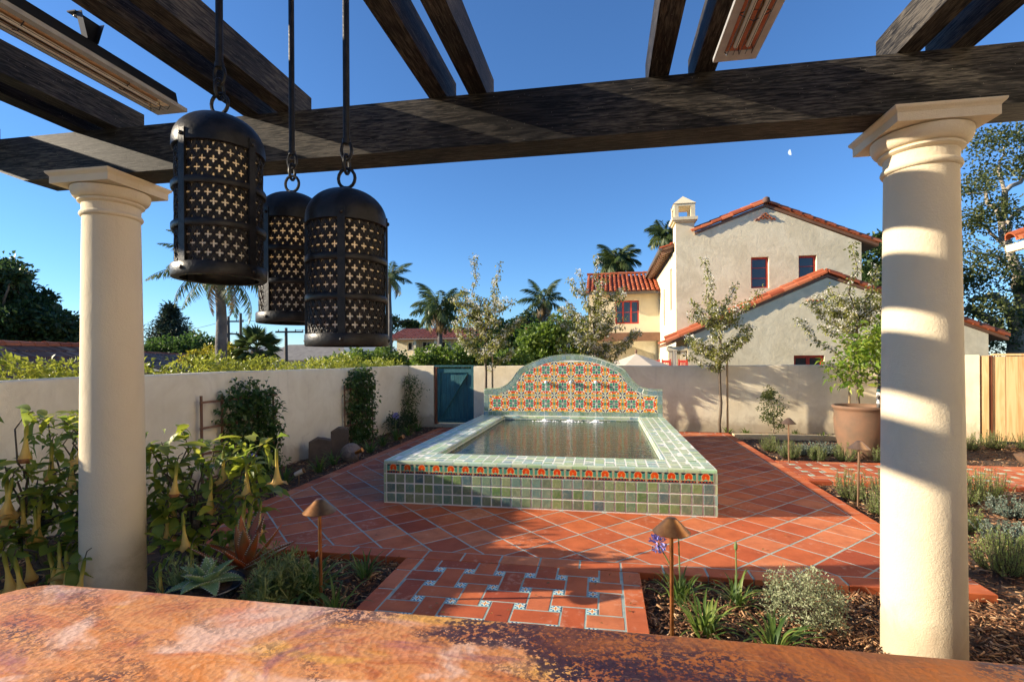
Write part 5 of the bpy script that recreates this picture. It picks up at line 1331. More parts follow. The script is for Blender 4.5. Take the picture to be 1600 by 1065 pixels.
# hedge outside the left wall
hd = thing('hedge', 'clipped yellow green hedge running along the top of the left wall', 'hedge', (-5.75, 5, -.1))
ys = np.arange(-1.2, 12.1, .062); cs = []
for yy in ys:
    xb = -5.25 + .47*(yy+1.5)/13.2 - .30
    for _ in range(4): cs.append((xb - RNG.uniform(.03, .55), yy + RNG.normal()*.05, 1.48 + .05*math.sin(yy*2.1) + .04*math.sin(yy*5.3) + RNG.uniform(-.25, .09)))
cs = np.array(cs); dx = -cs[:, 0].min()
np_obj('foliage', *clumps(cs, .055, 14, .07, .042, .5, False), L_HEDGE, hd, world=True)
st = MB()
for yy in np.arange(-1, 12, .45): limb(st, (-5.75+.47*(yy+1.5)/13.2, yy, -.12), (-5.75+.47*(yy+1.5)/13.2+RNG.normal()*.05, yy, 1.4), .02, .008, .1, 5)
tag(st.build('stems', M_TWIG, hd, True, None, world=True), kind='stuff')

# flowering pear trees, staked, in front of the back wall
def pear(label, x, y, leaders, branches, tied):
    t = thing('pear_tree', label, 'tree', (x, y, -.06), 0, 'staked young pear trees along the back wall'); tb = MB(); L_, B_ = [], []
    top = max(leaders, key=lambda q: q[2]); n = 10
    main = [(RNG.normal()*.012, RNG.normal()*.012, 2.3*i/n) for i in range(n+1)]; tb.tube(main, [.034-.012*i/n for i in range(n+1)], 8)
    lines = []
    for (lx, ly, lz) in leaders:
        lines.append((limb(tb, main[-1], (lx, ly, lz), .02, .005, .10, 5, 9), 1.0))
    for k in range(branches):
        z = RNG.uniform(1.35, 2.9); a = RNG.uniform(0, 6.28); ln = RNG.uniform(.55, 1.15)*(1.15 - .28*(z-1.3)); s0 = main[min(n, int(z/2.3*n))] if z < 2.3 else lines[k % len(leaders)][0][min(8, int((z-2.3)/1.7*9))]
        e = (s0[0]+math.cos(a)*ln*.9, s0[1]+math.sin(a)*ln*.55, s0[2]+ln*RNG.uniform(.25, .9))
        lines.append((limb(tb, s0, e, .011, .003, .14, 5, 6), .8))
        if k % 2 == 0:
            a += RNG.uniform(-.9, .9); mid = lines[-1][0][3]; e2 = (mid[0]+math.cos(a)*.35, mid[1]+math.sin(a)*.25, mid[2]+RNG.uniform(.15, .4)); lines.append((limb(tb, mid, e2, .006, .002, .1, 4, 5), .8))
    V, Bv = [], []
    for pts, q in lines:
        P_ = np.array([tuple(p_) for p_ in pts]); s_ = np.linspace(.12, 1, max(4, int(np.linalg.norm(P_[-1]-P_[0])*18))); I_ = np.linspace(0, 1, len(P_)); C_ = np.stack([np.interp(s_, I_, P_[:, c]) for c in range(3)], 1)
        C_ = C_[RNG.random(len(C_)) < .86]
        if len(C_) < 1: continue
        V.append(clumps(C_, .034, 9, .062, .044, -.1, False, .3))
        Cb = C_[(RNG.random(len(C_)) < .5)]
        if len(Cb): Bv.append(clumps(Cb + RNG.normal(size=Cb.shape)*.03, .026, 16, .032, .032, .4))
    tb.build('trunk', M_TWIG, t, True, None); np_obj('crown', *cat(*V), L_PEAR, t)
    if Bv: np_obj('blossom', *cat(*Bv), L_BLOSSOM, t)
    MB().tube([(.16 if tied else -.12, .05, 0), (.155 if tied else -.115, .05, 1.75)], .022, 8).build('stake', M_STAKE, t, True)
    MB().lathe([(.034, 0), (.036, .01), (.034, .02)], 10, (0, 0, 1.5)).build('tie', M_GUTTER, t, True)
pear('staked young pear tree with white blossom left of the fountain, beside the teal gate', -2.72, 11.25, [(-.25, 0, 4.05), (.35, 0, 3.85), (-.55, .1, 3.3)], 30, True)
pear('staked young pear tree directly behind the fountain backsplash', -.2, 11.3, [(.05, 0, 3.95), (-.35, 0, 3.6), (.35, .1, 3.1)], 34, False)
pear('staked young pear tree in front of the big house, right of the fountain', 2.46, 11.3, [(-.3, 0, 3.78), (.35, .1, 3.25), (-.6, 0, 2.9)], 30, True)
pear('staked young pear tree behind the big terracotta pot on the right', 5.12, 11.25, [(-.05, 0, 4.0), (-.5, 0, 3.1), (.4, .1, 3.5)], 30, False)

# oak at the right
d = 18
ok = thing('oak_tree', 'old spreading oak with pale twisting limbs at the right edge', 'tree', GZ(1592, d)); ob = MB(); base = Vector(GZ(1592, d))
def og(px_, py_, dd=d): return Vector(spot(px_, py_, dd)) - base
for pts, r in (([(1592, 572), (1590, 520), (1597, 470), (1600, 420)], (.34, .2)), ([(1590, 520), (1565, 470), (1545, 462), (1515, 470)], (.20, .08)), ([(1597, 470), (1580, 400), (1565, 345), (1570, 300), (1600, 275)], (.17, .06)),
               ([(1565, 345), (1540, 300), (1510, 302)], (.08, .03)), ([(1572, 372), (1590, 330), (1612, 320)], (.09, .04)), ([(1597, 430), (1560, 400), (1512, 392)], (.09, .03)), ([(1575, 390), (1540, 352), (1506, 350)], (.07, .03)), ([(1570, 300), (1563, 250), (1580, 225)], (.06, .02)), ([(1588, 540), (1550, 500), (1510, 480)], (.16, .1)), ([(1597, 470), (1640, 400), (1680, 330)], (.2, .08)), ([(1540, 500), (1500, 480), (1470, 430)], (.1, .05))):
    q = [og(*p_, d + RNG.uniform(-.8, .8)*(i > 0)) for i, p_ in enumerate(pts)]
    Q_ = [q[0]]
    for a, b in zip(q[:-1], q[1:]): Q_ += [a.lerp(b, .33) + Vector(RNG.normal(size=3)*.05), a.lerp(b, .66) + Vector(RNG.normal(size=3)*.05), b]
    ob.tube(Q_, list(np.linspace(r[0], r[1], len(Q_))), 8)
ob.build('trunk', M_OAKBARK, ok, True, None)
V = []
for px_, py_, rx, rz, k in ((1545, 225, .75, .5, 16), (1580, 215, .8, .5, 16), (1520, 290, .7, .45, 16), (1550, 275, .8, .5, 14), (1590, 265, .7, .6, 14), (1515, 345, .7, .5, 18), (1550, 330, .7, .45, 12), (1590, 345, .8, .6, 14), (1520, 400, .7, .5, 18), (1560, 420, .9, .5, 18), (1515, 440, .7, .5, 22), (1540, 480, .7, .4, 22), (1590, 440, .9, .5, 18), (1530, 520, .6, .4, 14), (1575, 500, .8, .5, 16), (1640, 250, 1.2, 1, 26), (1650, 350, 1.2, 1, 26), (1660, 450, 1.2, 1, 26), (1470, 420, 1, .8, 20), (1460, 330, .9, .7, 14), (1560, 535, .9, .4, 18)):
    V.append(clumps(ell_points(og(px_, py_, d+RNG.uniform(-1.2, 1.2)), (rx, 1.0, rz), k, .2), .15, 40, .12, .075))
np_obj('crown', *cat(*V), L_OAK, ok)

# trellises and climbers on the left wall
def trellis(label, y0, y1, z1, nv, nh):
    xw = lambda y: -5.25 + .47*(y+1.5)/13.2 + .05
    t = thing('trellis', label, 'trellis', (xw((y0+y1)/2), (y0+y1)/2, -.06), 0, 'wooden trellises on the left wall')
    for k in range(nv):
        y = y0+(y1-y0)*k/(nv-1); MB().bar((xw(y)+.025, y, -.06), (xw(y)+.012, y, z1), .028, .018, (1, 0, 0)).build('upright', M_TRELLIS, t, world=True)
    for k in range(nh):
        z = .12+(z1-.2)*k/(nh-1); MB().bar((xw(y0)+.042, y0-.05, z), (xw(y1)+.042, y1+.05, z), .016, .026).build('crossbar', M_TRELLIS, t, world=True)
    return xw
def climber(label, y0, y1, prof, n, lf, mat, off=.06, seed=1, dep=.13):
    """Leaves over a panel on the left wall; prof(y fraction) gives low and high edge."""
    xw = lambda y: -5.25 + .47*(y+1.5)/13.2 + off
    t = thing('climbing_vine', label, 'vine', (xw((y0+y1)/2), (y0+y1)/2, -.06)); rg = np.random.default_rng(seed); cs = []
    while len(cs) < n:
        f = rg.random(); y = y0+(y1-y0)*f; lo, hi = prof(f); z = lo + (hi-lo)*rg.random()
        if math.sin(y*11+z*7)+math.sin(z*13-y*5) < -1.25: continue
        cs.append((xw(y)+abs(rg.normal())*dep+.02, y+rg.normal()*.03, z+rg.normal()*.03))
    np_obj('foliage', *clumps(np.array(cs), .045, 7, lf[0], lf[1], .1, False, .25), mat, t, world=True)
    s_ = MB()
    for k in range(7):
        y = y0+(y1-y0)*(.35+.3*rg.random()); f = rg.random(); lo, hi = prof(f); limb(s_, (xw(y), y, -.06), (xw(y)+.05, y0+(y1-y0)*f, hi), .010, .003, .12, 5)
    tag(s_.build('stems', M_TWIG, t, True, None, world=True), kind='stuff')
trellis('brown wooden trellis behind the larger climber nearest the trumpet shrubs', 5.45, 6.75, 1.16, 5, 4)
climber('wide dark green climber spread over the nearer trellis', 5.78, 6.72, lambda f: (-.02+.15*(1-f), 1.34-.22*abs(f-.35)*2), 360, (.075, .048), L_VINE, seed=3, dep=.075)
trellis('narrow wooden trellis behind the upright climber near the stones', 8.7, 9.75, 1.12, 6, 5)
climber('upright leafy climber reaching the wall top beside the standing stones', 8.78, 9.66, lambda f: (-.02+.12*abs(f-.5), 1.50-.42*abs(f-.5)**1.5*2), 330, (.072, .05), L_VINE, seed=5, dep=.06)
climber('thin dark brownish climber in the far corner by the teal gate', 11.22, 11.60, lambda f: (.05, 1.22), 150, (.05, .03), L_VINE, seed=8)
# ---------------------------------------------------------------- things in the beds
M_COPPERLAMP = simple('aged_copper', (0.42, 0.20, 0.07), (0.26, 0.11, 0.045), .34, .85, 16, .15, 60)
M_BRONZE = simple('dull_bronze', (0.36, 0.22, 0.13), (0.26, 0.17, 0.11), .4, .8, 16, .15, 60)
def path_light(label, x, y, lean, mat, h=.68):
    t = thing('path_light', label, 'path light', (x, y, -.06), 0, 'copper path lights in the beds')
    H_ = h+.06; t.rotation_euler = (0, lean, 0)
    MB().tube([(0, 0, 0), (0, 0, H_-.05)], .0115, 12).build('stem', mat, t, True)
    MB().lathe([(.105, H_-.088), (.107, H_-.084), (.10, H_-.078), (.034, H_-.012), (.024, H_-.003), (.010, H_), (.001, H_)], 36, cap=False).build('shade', mat, t, True, 45)
    MB().lathe([(.102, H_-.086), (.030, H_-.02), (.001, H_-.018)], 24, cap=False).build('shade_lining', M_STEEL, t, True)
    MB().lathe([(.02, H_-.10), (.021, H_-.03)], 14).build('lamp_holder', mat, t, True)
path_light('copper path light in front of the left bed, nearest the large strap leaved clump', -1.86, 3.04, -.012, M_COPPERLAMP)
path_light('copper path light right of the tiled path, nearest the right column', .378, 2.99, 0, M_COPPERLAMP)
path_light('bronze path light among rosemary this side of the side path', 2.745, 6.02, .02, M_BRONZE)
path_light('bronze path light furthest back, near the low kerb and the big pot', 2.76, 8.15, .0, M_BRONZE)
def spotlight(label, px_, py_, d, h=.16):
    q = spot(px_, py_, d); t = thing('spotlight', label, 'spotlight', (q.x, q.y, -.06), random.uniform(-.5, .5), 'small spotlights in the left bed'); z = q.z+.06
    MB().tube([(0, 0, 0), (0, 0, z)], .009, 8).build('stake', M_BRONZE, t, True)
    MB().tube([(.05, .0, z+.03), (-.05, 0, z-.015)], [.034, .026], 12).build('housing', M_COPPERLAMP if 'copper' in label else simple('white_lamp', (.62, .55, .42), None, .4), t, True)
    MB().tube([(.052, .0, z+.031), (.070, 0, z+.039)], [.036, .037], 12).build('hood', M_COPPERLAMP, t, True)
spotlight('small pale spotlight nearest in the left bed, beyond the trumpet flowers', 467, 739, 6.6)
spotlight('small copper spotlight in front of the boulder', 560, 706, 8.0)
spotlight('small copper spotlight furthest back near the teal gate', 626, 684, 9.4)

M_SLATE = simple('brown_slate', (.085, .06, .045), (.13, .095, .07), .8, 0, 5, .6, 25, dist=.02)
M_BOULDER = simple('tan_boulder', (.16, .12, .09), (.25, .19, .15), .85, 0, 4, .7, 20, dist=.03)
def slab(label, x, y, w_, h_, th, rz, cut):
    p_ = [(-w_/2, -.12), (w_/2, -.12), (w_/2*1.02, h_*.9), (w_*.25, h_*(1-cut)), (-w_*.1, h_), (-w_/2, h_*.84)]
    m = MB(); n = len(p_); vs = []
    for yy, k in ((-th/2, .96), (-th*.3, 1), (th*.3, 1), (th/2, .95)):
        for a, b in p_: vs.append((a*k + RNG.normal()*.006, yy + RNG.normal()*.005, b*(k if b > 0 else 1) + RNG.normal()*.005))
    m.add(vs, [tuple(range(n)), tuple(range(3*n, 4*n))[::-1]] + [(i*n+(j+1) % n, i*n+j, (i+1)*n+j, (i+1)*n+(j+1) % n) for i in range(3) for j in range(n)])
    o = m.build('standing_stone', M_SLATE); bmf(o); o.location = (x, y, -.04); o.rotation_euler = (.03, .02, rz); tag(o, label, 'stone', 'upright stones against the left wall')
slab('shorter upright brown stone with a sloping top against the left wall', -4.60, 7.50, .33, .37, .12, R(30), .06)
slab('taller upright dark stone leaning against the wall behind the boulder', -4.50, 7.95, .27, .50, .11, R(25), .02)
bm = bmesh.new(); bmesh.ops.create_icosphere(bm, subdivisions=3, radius=.17)
for v in bm.verts:
    n_ = math.sin(v.co.x*17+1)*.012 + math.sin(v.co.y*23+v.co.z*14)*.012 + RNG.normal()*.003; v.co *= 1 + n_*4; v.co.z *= .95; v.co.y *= .8
me = bpy.data.meshes.new('boulder'); bm.to_mesh(me); bm.free(); me.materials.append(M_BOULDER)
tag(place('boulder', me, None, Matrix.Translation((-4.12, 7.62, .06)) @ Matrix.Rotation(.5, 4, 'Z')), 'rounded tan boulder in front of the taller standing stone', 'boulder')
M_FLAG = simple('blue_flagstone', (.10, .15, .17), (.16, .21, .22), .6, 0, 6, .3, 40)
tag(MB().tile([(-.32, -.2), (.22, -.26), (.36, .0), (.2, .24), (-.2, .26), (-.38, .06)], 0, .05, .012).build('flagstone', M_FLAG), 'blue grey flagstone lying under the trumpet flowers at the lower left', 'flagstone').location = (-3.42, 2.45, -.055)

# trumpet flower shrubs
def blade(L, W, bend, name, mat, cup=.18):
    V = []; n = 6
    for i in range(n+1):
        f = i/n; w_ = W*.5*math.sin(math.pi*min(1, f*.94+.05))**.8*(1 if f < 1 else 0); a = bend*f
        x = L*(math.sin(a)/bend if bend else f); z = -L*((1-math.cos(a))/bend if bend else 0)
        V += [(x, w_, z+cup*w_), (x, 0, z), (x, -w_, z+cup*w_)]
    F = [(3*i+j, 3*i+3+j, 3*i+4+j, 3*i+1+j) for i in range(n) for j in (0, 1)]
    m = MB(); m.add(V, F); return m.mesh(name, mat, True)
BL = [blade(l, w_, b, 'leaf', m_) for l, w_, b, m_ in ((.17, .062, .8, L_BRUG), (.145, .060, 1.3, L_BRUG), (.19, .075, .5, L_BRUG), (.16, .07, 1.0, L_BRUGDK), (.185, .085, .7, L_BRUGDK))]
t_ = NT('trumpet_flower'); sp2 = t_.n.new('ShaderNodeSeparateXYZ'); t_.l.new(t_.n.new('ShaderNodeTexCoord').outputs['Object'], sp2.inputs[0]); zz_ = EX(t_, sp2.outputs[2])*-1
fc = t_.ramp(zz_*3.6, [(.0, (.16, .22, .03)), (.28, (.40, .36, .06)), (.42, (.78, .60, .14)), (.75, (.84, .60, .18)), (1.0, (.74, .40, .10))])
bb = t_.bsdf(fc, .55, 0, None, .3); tr = t_.n.new('ShaderNodeBsdfTranslucent'); t_.set(tr.inputs[0], t_.mix(.0, fc, fc)); mx = t_.n.new('ShaderNodeMixShader'); mx.inputs[0].default_value = .38
t_.l.new(bb.outputs[0], mx.inputs[1]); t_.l.new(tr.outputs[0], mx.inputs[2]); M_TRUMPET = t_.done(mx)
M_DRIED = simple('dried_petal', (.20, .07, .025), (.34, .15, .05), .8, 0, 40)
def trumpet(dry):
    prof = [(.004, 0), (.009, -.012), (.012, -.07), (.010, -.11), (.011, -.14), (.017, -.185), (.026, -.225), (.036, -.25)] + ([(.058, -.262), (.072, -.258)] if not dry else [(.034, -.268), (.022, -.28)])
    m = MB(); n = 15; vs = []
    for i, (r_, z) in enumerate(prof):
        for j in range(n):
            a = 2*math.pi*j/n; k = 1 + (.22*math.cos(5*a) if i >= len(prof)-2 and not dry else .05*math.cos(5*a)); vs.append((r_*k*math.cos(a), r_*k*math.sin(a), z - (.014*math.cos(5*a) if i == len(prof)-1 and not dry else 0)))
    m.add(vs, [(i*n+j, i*n+(j+1) % n, (i+1)*n+(j+1) % n, (i+1)*n+j) for i in range(len(prof)-1) for j in range(n)], 0)
    if dry: m.mi = [1 if (f[0]//n) >= len(prof)-3 else 0 for f in m.f]
    return m.mesh('trumpet_flower', [M_TRUMPET, M_DRIED], True)
FL = [trumpet(False), trumpet(True)]
def brugmansia(label, base, tips, flowers, seed):
    rg = random.Random(seed); b = Vector(base); t = thing('trumpet_flower_shrub', label, 'shrub', base); st = MB(); nl = 0
    forks = [Vector((rg.uniform(-.18, .18), rg.uniform(-.15, .15), rg.uniform(.35, .6))) for _ in range(5)]
    for fk in forks: limb(st, (rg.uniform(-.06, .06), rg.uniform(-.06, .06), 0), fk, .022, .014, .1, 7)
    for px_, py_, d_, k in tips:
        e = Vector(spot(px_, py_, d_)) - b; fk = min(forks, key=lambda q: (q-e*.45).length); limb(st, fk, e, .010, .004, .16, 6)
        for i in range(k):
            a = i*2.4 + rg.uniform(-.4, .4); el = rg.uniform(-.75, .55) if i > 2 else rg.uniform(.2, 1.0)
            q = e + Vector((rg.uniform(-.05, .05), rg.uniform(-.05, .05), rg.uniform(-.08, .03)))
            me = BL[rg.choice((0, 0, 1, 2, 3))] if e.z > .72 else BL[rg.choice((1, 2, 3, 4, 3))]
            m = Matrix.Translation(q) @ Matrix.Rotation(a, 4, 'Z') @ Matrix.Rotation(-el, 4, 'Y') @ Matrix.Rotation(rg.uniform(-.5, .5), 4, 'X') @ Matrix.Scale(rg.uniform(.62, 1.25), 4)
            if nl < 300: place('leaf', me, t, m); nl += 1
    for px_, py_, d_, dry in flowers:
        e = Vector(spot(px_, py_, d_)) - b
        m = Matrix.Translation(e) @ Matrix.Rotation(rg.uniform(0, 6.28), 4, 'Z') @ Matrix.Rotation(rg.uniform(-.22, .22), 4, 'X') @ Matrix.Scale(rg.uniform(.9, 1.18), 4)
        place('flower', FL[1 if dry else 0], t, m)
        st.tube([tuple(e + Vector((.0, .0, .0))), tuple(e + Vector((.015, .0, .04))), tuple(e + Vector((.04, .01, .06)))], .0035, 5)
    # twiggy inner foliage, too dense to pick apart
    cs = np.array([tuple((Vector(spot(p_[0], p_[1]+rg.uniform(5, 60), p_[2]+rg.uniform(-.1, .35))) - b)) for p_ in tips for _ in range(3)])
    cs = cs[cs[:, 2] > .05]
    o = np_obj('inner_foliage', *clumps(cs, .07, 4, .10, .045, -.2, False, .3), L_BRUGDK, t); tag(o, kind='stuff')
    tag(st.build('stems', M_TWIG, t, True, None), kind='stuff')
left_tips = [(130, 640, 3.7, 9), (95, 652, 3.75, 9), (140, 655, 3.6, 9), (45, 640, 3.7, 7), (118, 668, 3.8, 9), (75, 655, 3.9, 7), (80, 722, 3.7, 9), (35, 728, 3.6, 9), (8, 728, 3.6, 8), (110, 735, 3.8, 9), (60, 745, 3.9, 8), (125, 752, 3.6, 9), (95, 770, 3.7, 9), (65, 765, 3.6, 9), (30, 770, 3.8, 8), (118, 800, 3.6, 9), (85, 805, 3.7, 8), (55, 790, 3.8, 8), (20, 825, 3.5, 9), (50, 835, 3.6, 8), (100, 835, 3.5, 8), (5, 845, 3.4, 8), (125, 850, 3.5, 8), (140, 720, 3.7, 8), (145, 780, 3.7, 8), (110, 880, 3.3, 6), (150, 690, 3.7, 8), (150, 830, 3.6, 8)]
left_fl = [(42, 655, 3.65, 1), (81, 690, 3.75, 1), (128, 668, 3.6, 0), (112, 705, 3.7, 0), (20, 745, 3.5, 0), (9, 742, 3.55, 0), (35, 775, 3.6, 0), (55, 792, 3.55, 0), (65, 775, 3.6, 1), (14, 755, 3.6, 1), (92, 845, 3.4, 0), (103, 860, 3.35, 0), (75, 855, 3.4, 0), (5, 860, 3.3, 0), (22, 868, 3.3, 0), (38, 850, 3.45, 1), (133, 870, 3.3, 0), (90, 855, 3.5, 1)]
brugmansia('yellow trumpet flower shrub left of the left column, with many hanging blooms', (-4.1, 3.1, -.06), left_tips, left_fl, 4)
right_tips = [(252, 690, 4.0, 9), (285, 672, 4.1, 8), (262, 715, 3.9, 9), (300, 700, 4.1, 9), (335, 695, 4.0, 9), (372, 688, 4.0, 9), (412, 690, 3.9, 9), (318, 722, 4.0, 9), (355, 718, 4.0, 9), (392, 712, 3.9, 9), (285, 745, 3.9, 9), (330, 752, 3.9, 9), (370, 745, 3.9, 9), (400, 742, 3.9, 9), (250, 765, 3.8, 9), (300, 780, 3.8, 9), (345, 785, 3.8, 9), (385, 775, 3.8, 8), (410, 765, 3.9, 8), (262, 800, 3.7, 8), (310, 815, 3.7, 8), (355, 815, 3.8, 7), (250, 735, 3.9, 8), (250, 840, 3.5, 7), (290, 840, 3.6, 8), (385, 800, 3.8, 6), (340, 835, 3.7, 6), (235, 700, 3.9, 8), (235, 790, 3.8, 8)]
right_fl = [(432, 700, 3.85, 0), (386, 715, 3.85, 0), (349, 702, 3.9, 0), (285, 800, 3.55, 0), (382, 782, 3.7, 0), (368, 800, 3.75, 0), (408, 782, 3.8, 0), (250, 880, 3.3, 0), (277, 720, 3.7, 1), (258, 790, 3.7, 0), (330, 740, 3.8, 0), (393, 790, 3.7, 1), (262, 760, 3.8, 1), (300, 850, 3.5, 1)]
brugmansia('yellow trumpet flower shrub right of the left column, above the red aloe', (-3.15, 3.42, -.06), right_tips, right_fl, 9)

# succulents
def fat_leaf(L, W, T, bend, twist, mat, spines, name='leaf', spmat=None):
    n = 9; m = MB(); vs = []; C_ = []
    for i in range(n+1):
        f = i/n; a = bend*f; x = L*(math.sin(a)/bend if abs(bend) > .01 else f); z = L*((1-math.cos(a))/bend if abs(bend) > .01 else 0)
        w_ = W*.5*(1-f**1.9)*(.75+.5*f if f < .5 else 1) + .002; th_ = T*(1-f*.85)*.5; C_.append((x, z, w_, a))
        for j in range(8):
            q = 2*math.pi*j/8; u, v = w_*math.cos(q), th_*math.sin(q) + abs(math.cos(q))**2*w_*.42
            vs.append((x - v*math.sin(a), u, z + v*math.cos(a)))
    fs = [(i*8+j, i*8+(j+1) % 8, (i+1)*8+(j+1) % 8, (i+1)*8+j) for i in range(n) for j in range(8)] + [tuple(range(8))[::-1], tuple(range(n*8, n*8+8))]
    m.add(vs, fs, 0)
    k = spines
    for i in range(k):
        f = .08 + .88*i/k; x = np.interp(f, np.linspace(0, 1, n+1), [c[0] for c in C_]); z = np.interp(f, np.linspace(0, 1, n+1), [c[1] for c in C_]); w_ = np.interp(f, np.linspace(0, 1, n+1), [c[2] for c in C_])
        for sg in (-1, 1):
            b_ = Vector((x, sg*w_*.97, z+w_*.40)); s_ = .007
            m.add([b_+Vector((-s_*.6, 0, 0)), b_+Vector((s_*.6, 0, 0)), b_+Vector((0, 0, s_*.7)), b_+Vector((s_*.5, sg*s_*1.6, s_*.5))], [(0, 1, 3), (1, 2, 3), (2, 0, 3)], 1)
    return m.mesh(name, [mat, spmat or M_STUCCO], True)
def glossleaf(name, a, b, c_): 
    t = NT(name); col = t.mix(t.noise(9.0, 4).sm(.35, .65), a, b); col = t.mix(t.voro(70.0) < .16, col, c_); return t.done(t.bsdf(col, .4, 0, t.bump(t.noise(60.0, 3), .15, .004), .4))
M_REDALOE = glossleaf('red_aloe_leaf', (.34, .065, .014), (.20, .09, .028), (.22, .12, .06)); M_AGAVE = glossleaf('spotted_aloe_leaf', (.16, .25, .09), (.24, .33, .14), (.62, .66, .45)); M_SPINE = simple('pale_spine', (.66, .60, .48), None, .5)
def rosette(name, label, cat_, loc, spec, mat, tmat=None):
    t = thing(name, label, cat_, loc)
    for az, el, L, W, T, bend, roll in spec:
        me = fat_leaf(L, W, T, bend, 0, mat, int(L*55), spmat=M_SPINE)
        place('leaf', me, t, Matrix.Rotation(az, 4, 'Z') @ Matrix.Rotation(-el, 4, 'Y') @ Matrix.Rotation(roll, 4, 'X'))
    MB().lathe([(.045, -.05), (.05, .0), (.035, .04), (.01, .06)], 12).build('stem', tmat or M_BARK, t, True); return t
al = spot(385, 888, 3.55)
rosette('red_aloe', 'reddish brown spiny aloe with long curving leaves in the left bed', 'succulent', tuple(al),
        [(R(6), R(36), .42, .10, .045, -.25, 0), (R(-10), R(24), .44, .095, .045, .15, .2), (R(20), R(46), .38, .09, .04, .2, 0), (R(60), R(65), .38, .09, .04, .2, .1), (R(95), R(74), .42, .10, .04, -.3, 0), (R(150), R(60), .38, .10, .045, .55, 0),
         (R(176), R(38), .46, .075, .035, -.7, 0), (R(200), R(14), .42, .06, .03, .4, .1), (R(-60), R(62), .34, .12, .05, .3, 0), (R(-100), R(60), .34, .12, .05, .6, .1), (R(-25), R(55), .34, .09, .04, .2, 0), (R(250), R(40), .26, .10, .045, .3, 0)], M_REDALOE)
bq = spot(322, 922, 3.25); bz = bq.z + .03
bowl = thing('planter_bowl', 'shallow dark glazed bowl holding the white spined aloe', 'planter', (bq.x, bq.y, bz-.12))
M_DARKGLAZE = simple('dark_blue_glaze', (.03, .045, .07), (.05, .06, .08), .2, 0, 8, .1, 30)
MB().lathe([(.11, .0), (.18, .06), (.215, .12), (.225, .128), (.222, .134), (.205, .128), (.19, .115), (.001, .10)], 36).build('bowl', M_DARKGLAZE, bowl, True, 60); MB().lathe([(.18, .108), (.10, .122), (.001, .125)], 20).build('soil', M_SOIL, bowl, True)
MB().lathe([(.13, -.24), (.14, -.05), (.11, -.002)], 20).build('foot', M_DARKGLAZE, bowl, True)
sp_l = [(R(25+50*i), R(22+ (i % 2)*10), .23, .13, .04, -.7, 0) for i in range(8)] + [(R(50+72*i), R(52), .21, .12, .04, -.45, 0) for i in range(5)] + [(R(10+120*i), R(74), .19, .09, .035, -.25, 0) for i in range(3)]
rosette('spiny_aloe', 'green aloe edged with white spines planted in the dark bowl', 'succulent', (bq.x, bq.y, bz+.0), sp_l, M_AGAVE)

def fingers(label, px_, py_, d, rx, ry, n, L):
    q = spot(px_, py_, d); t = thing('finger_succulent', label, 'succulent', (q.x, q.y, -.06)); P_ = np.stack([RNG.normal(size=n)*rx, RNG.normal(size=n)*ry, np.abs(RNG.normal(size=n))*.02+.02], 1)
    st = MB(); V = []
    for p_ in P_[::7]:
        e = Vector(p_) + Vector((RNG.normal()*.05, RNG.normal()*.05, RNG.uniform(.12, .30))); pts = limb(st, p_, e, .006, .004, .15, 5, 6)
        for c in pts[1:]: V.append(clumps(np.array([tuple(c)]), .008, 9, L, .009, .8, False, -.1))
    tag(st.build('stems', L_SUCC, t, True, None), kind='stuff'); np_obj('foliage', *cat(*V), L_SUCC, t)
fingers('sprawling green finger succulent between the red aloe and the big strap leaved clump', 432, 884, 3.35, .075, .10, 360, .05)
fingers('small finger succulent at the foot of the bowl by the left column', 285, 905, 3.3, .05, .07, 120, .05)

# strap leaved clumps
def strap(label, x, y, n, L, W, flowers=(), mat=None, group='strap leaved lily clumps in the beds', z=-.05, erect=.0):
    t = thing('lily_clump', label, 'plant', (x, y, z), 0, group); V = []; F = []; b0 = 0
    for i in range(n):
        az = RNG.uniform(0, 6.28); e = R(RNG.uniform(38, 88)) + erect*0; l = L*RNG.uniform(.6, 1.1); w_ = W*RNG.uniform(.7, 1.15); c = RNG.uniform(1.0, 2.2); o = np.array([math.cos(az), math.sin(az), 0])*RNG.uniform(0, .05); p_ = o + RNG.normal(size=3)*.015; p_[2] = 0
        sd = np.array([-math.sin(az), math.cos(az), 0]); k = 7
        for j in range(k+1):
            f = j/k; ww = w_*.5*(1 if f < .55 else max(0, 1-(f-.55)/.45)**.8)
            up_ = np.array([0, 0, .25*ww]); V += [p_+sd*ww+up_, p_-up_*.4, p_-sd*ww+up_]
            p_ = p_ + np.array([math.cos(az)*math.cos(e), math.sin(az)*math.cos(e), math.sin(e)])*l/k; e -= c/k*(.3+1.4*f)
        for j in range(k):
            for s_ in (0, 1): a = b0+3*j+s_; F.append((a, a+1, a+4, a+3))
        b0 += 3*(k+1)
    np_obj('foliage', V, F, mat or L_STRAP, t)
    for (dx, dy, h_, r_, bud) in flowers:
        s_ = MB().tube([(0, 0, 0), (dx*.4, dy*.4, h_*.6), (dx, dy, h_)], [.006, .005, .0045], 6).build('flower_stalk', M_STALK, t, True)
        if bud: MB().lathe([(.002, 0), (.011, .015), (.012, .035), (.004, .06), (.001, .07)], 8, (dx, dy, h_)).build('bud', M_STALK, t, True); continue
        P_ = np.array([[dx, dy, h_]]*60); D = RNG.normal(size=(60, 3)) + np.array([0, 0, .25]); D = unit(D); v1 = flat_leaves(P_ + D*r_*.25, D, r_*.9, r_*.16); v2 = flat_leaves(P_ + D*r_*.9, D + RNG.normal(size=D.shape)*.6, r_*.45, r_*.3)
        np_obj('flower_head', *cat(v1, v2), M_VIOLET, t)
strap('large dark strap leaved clump directly behind the left copper path light', -2.02, 3.18, 46, .42, .032, mat=L_STRAP)
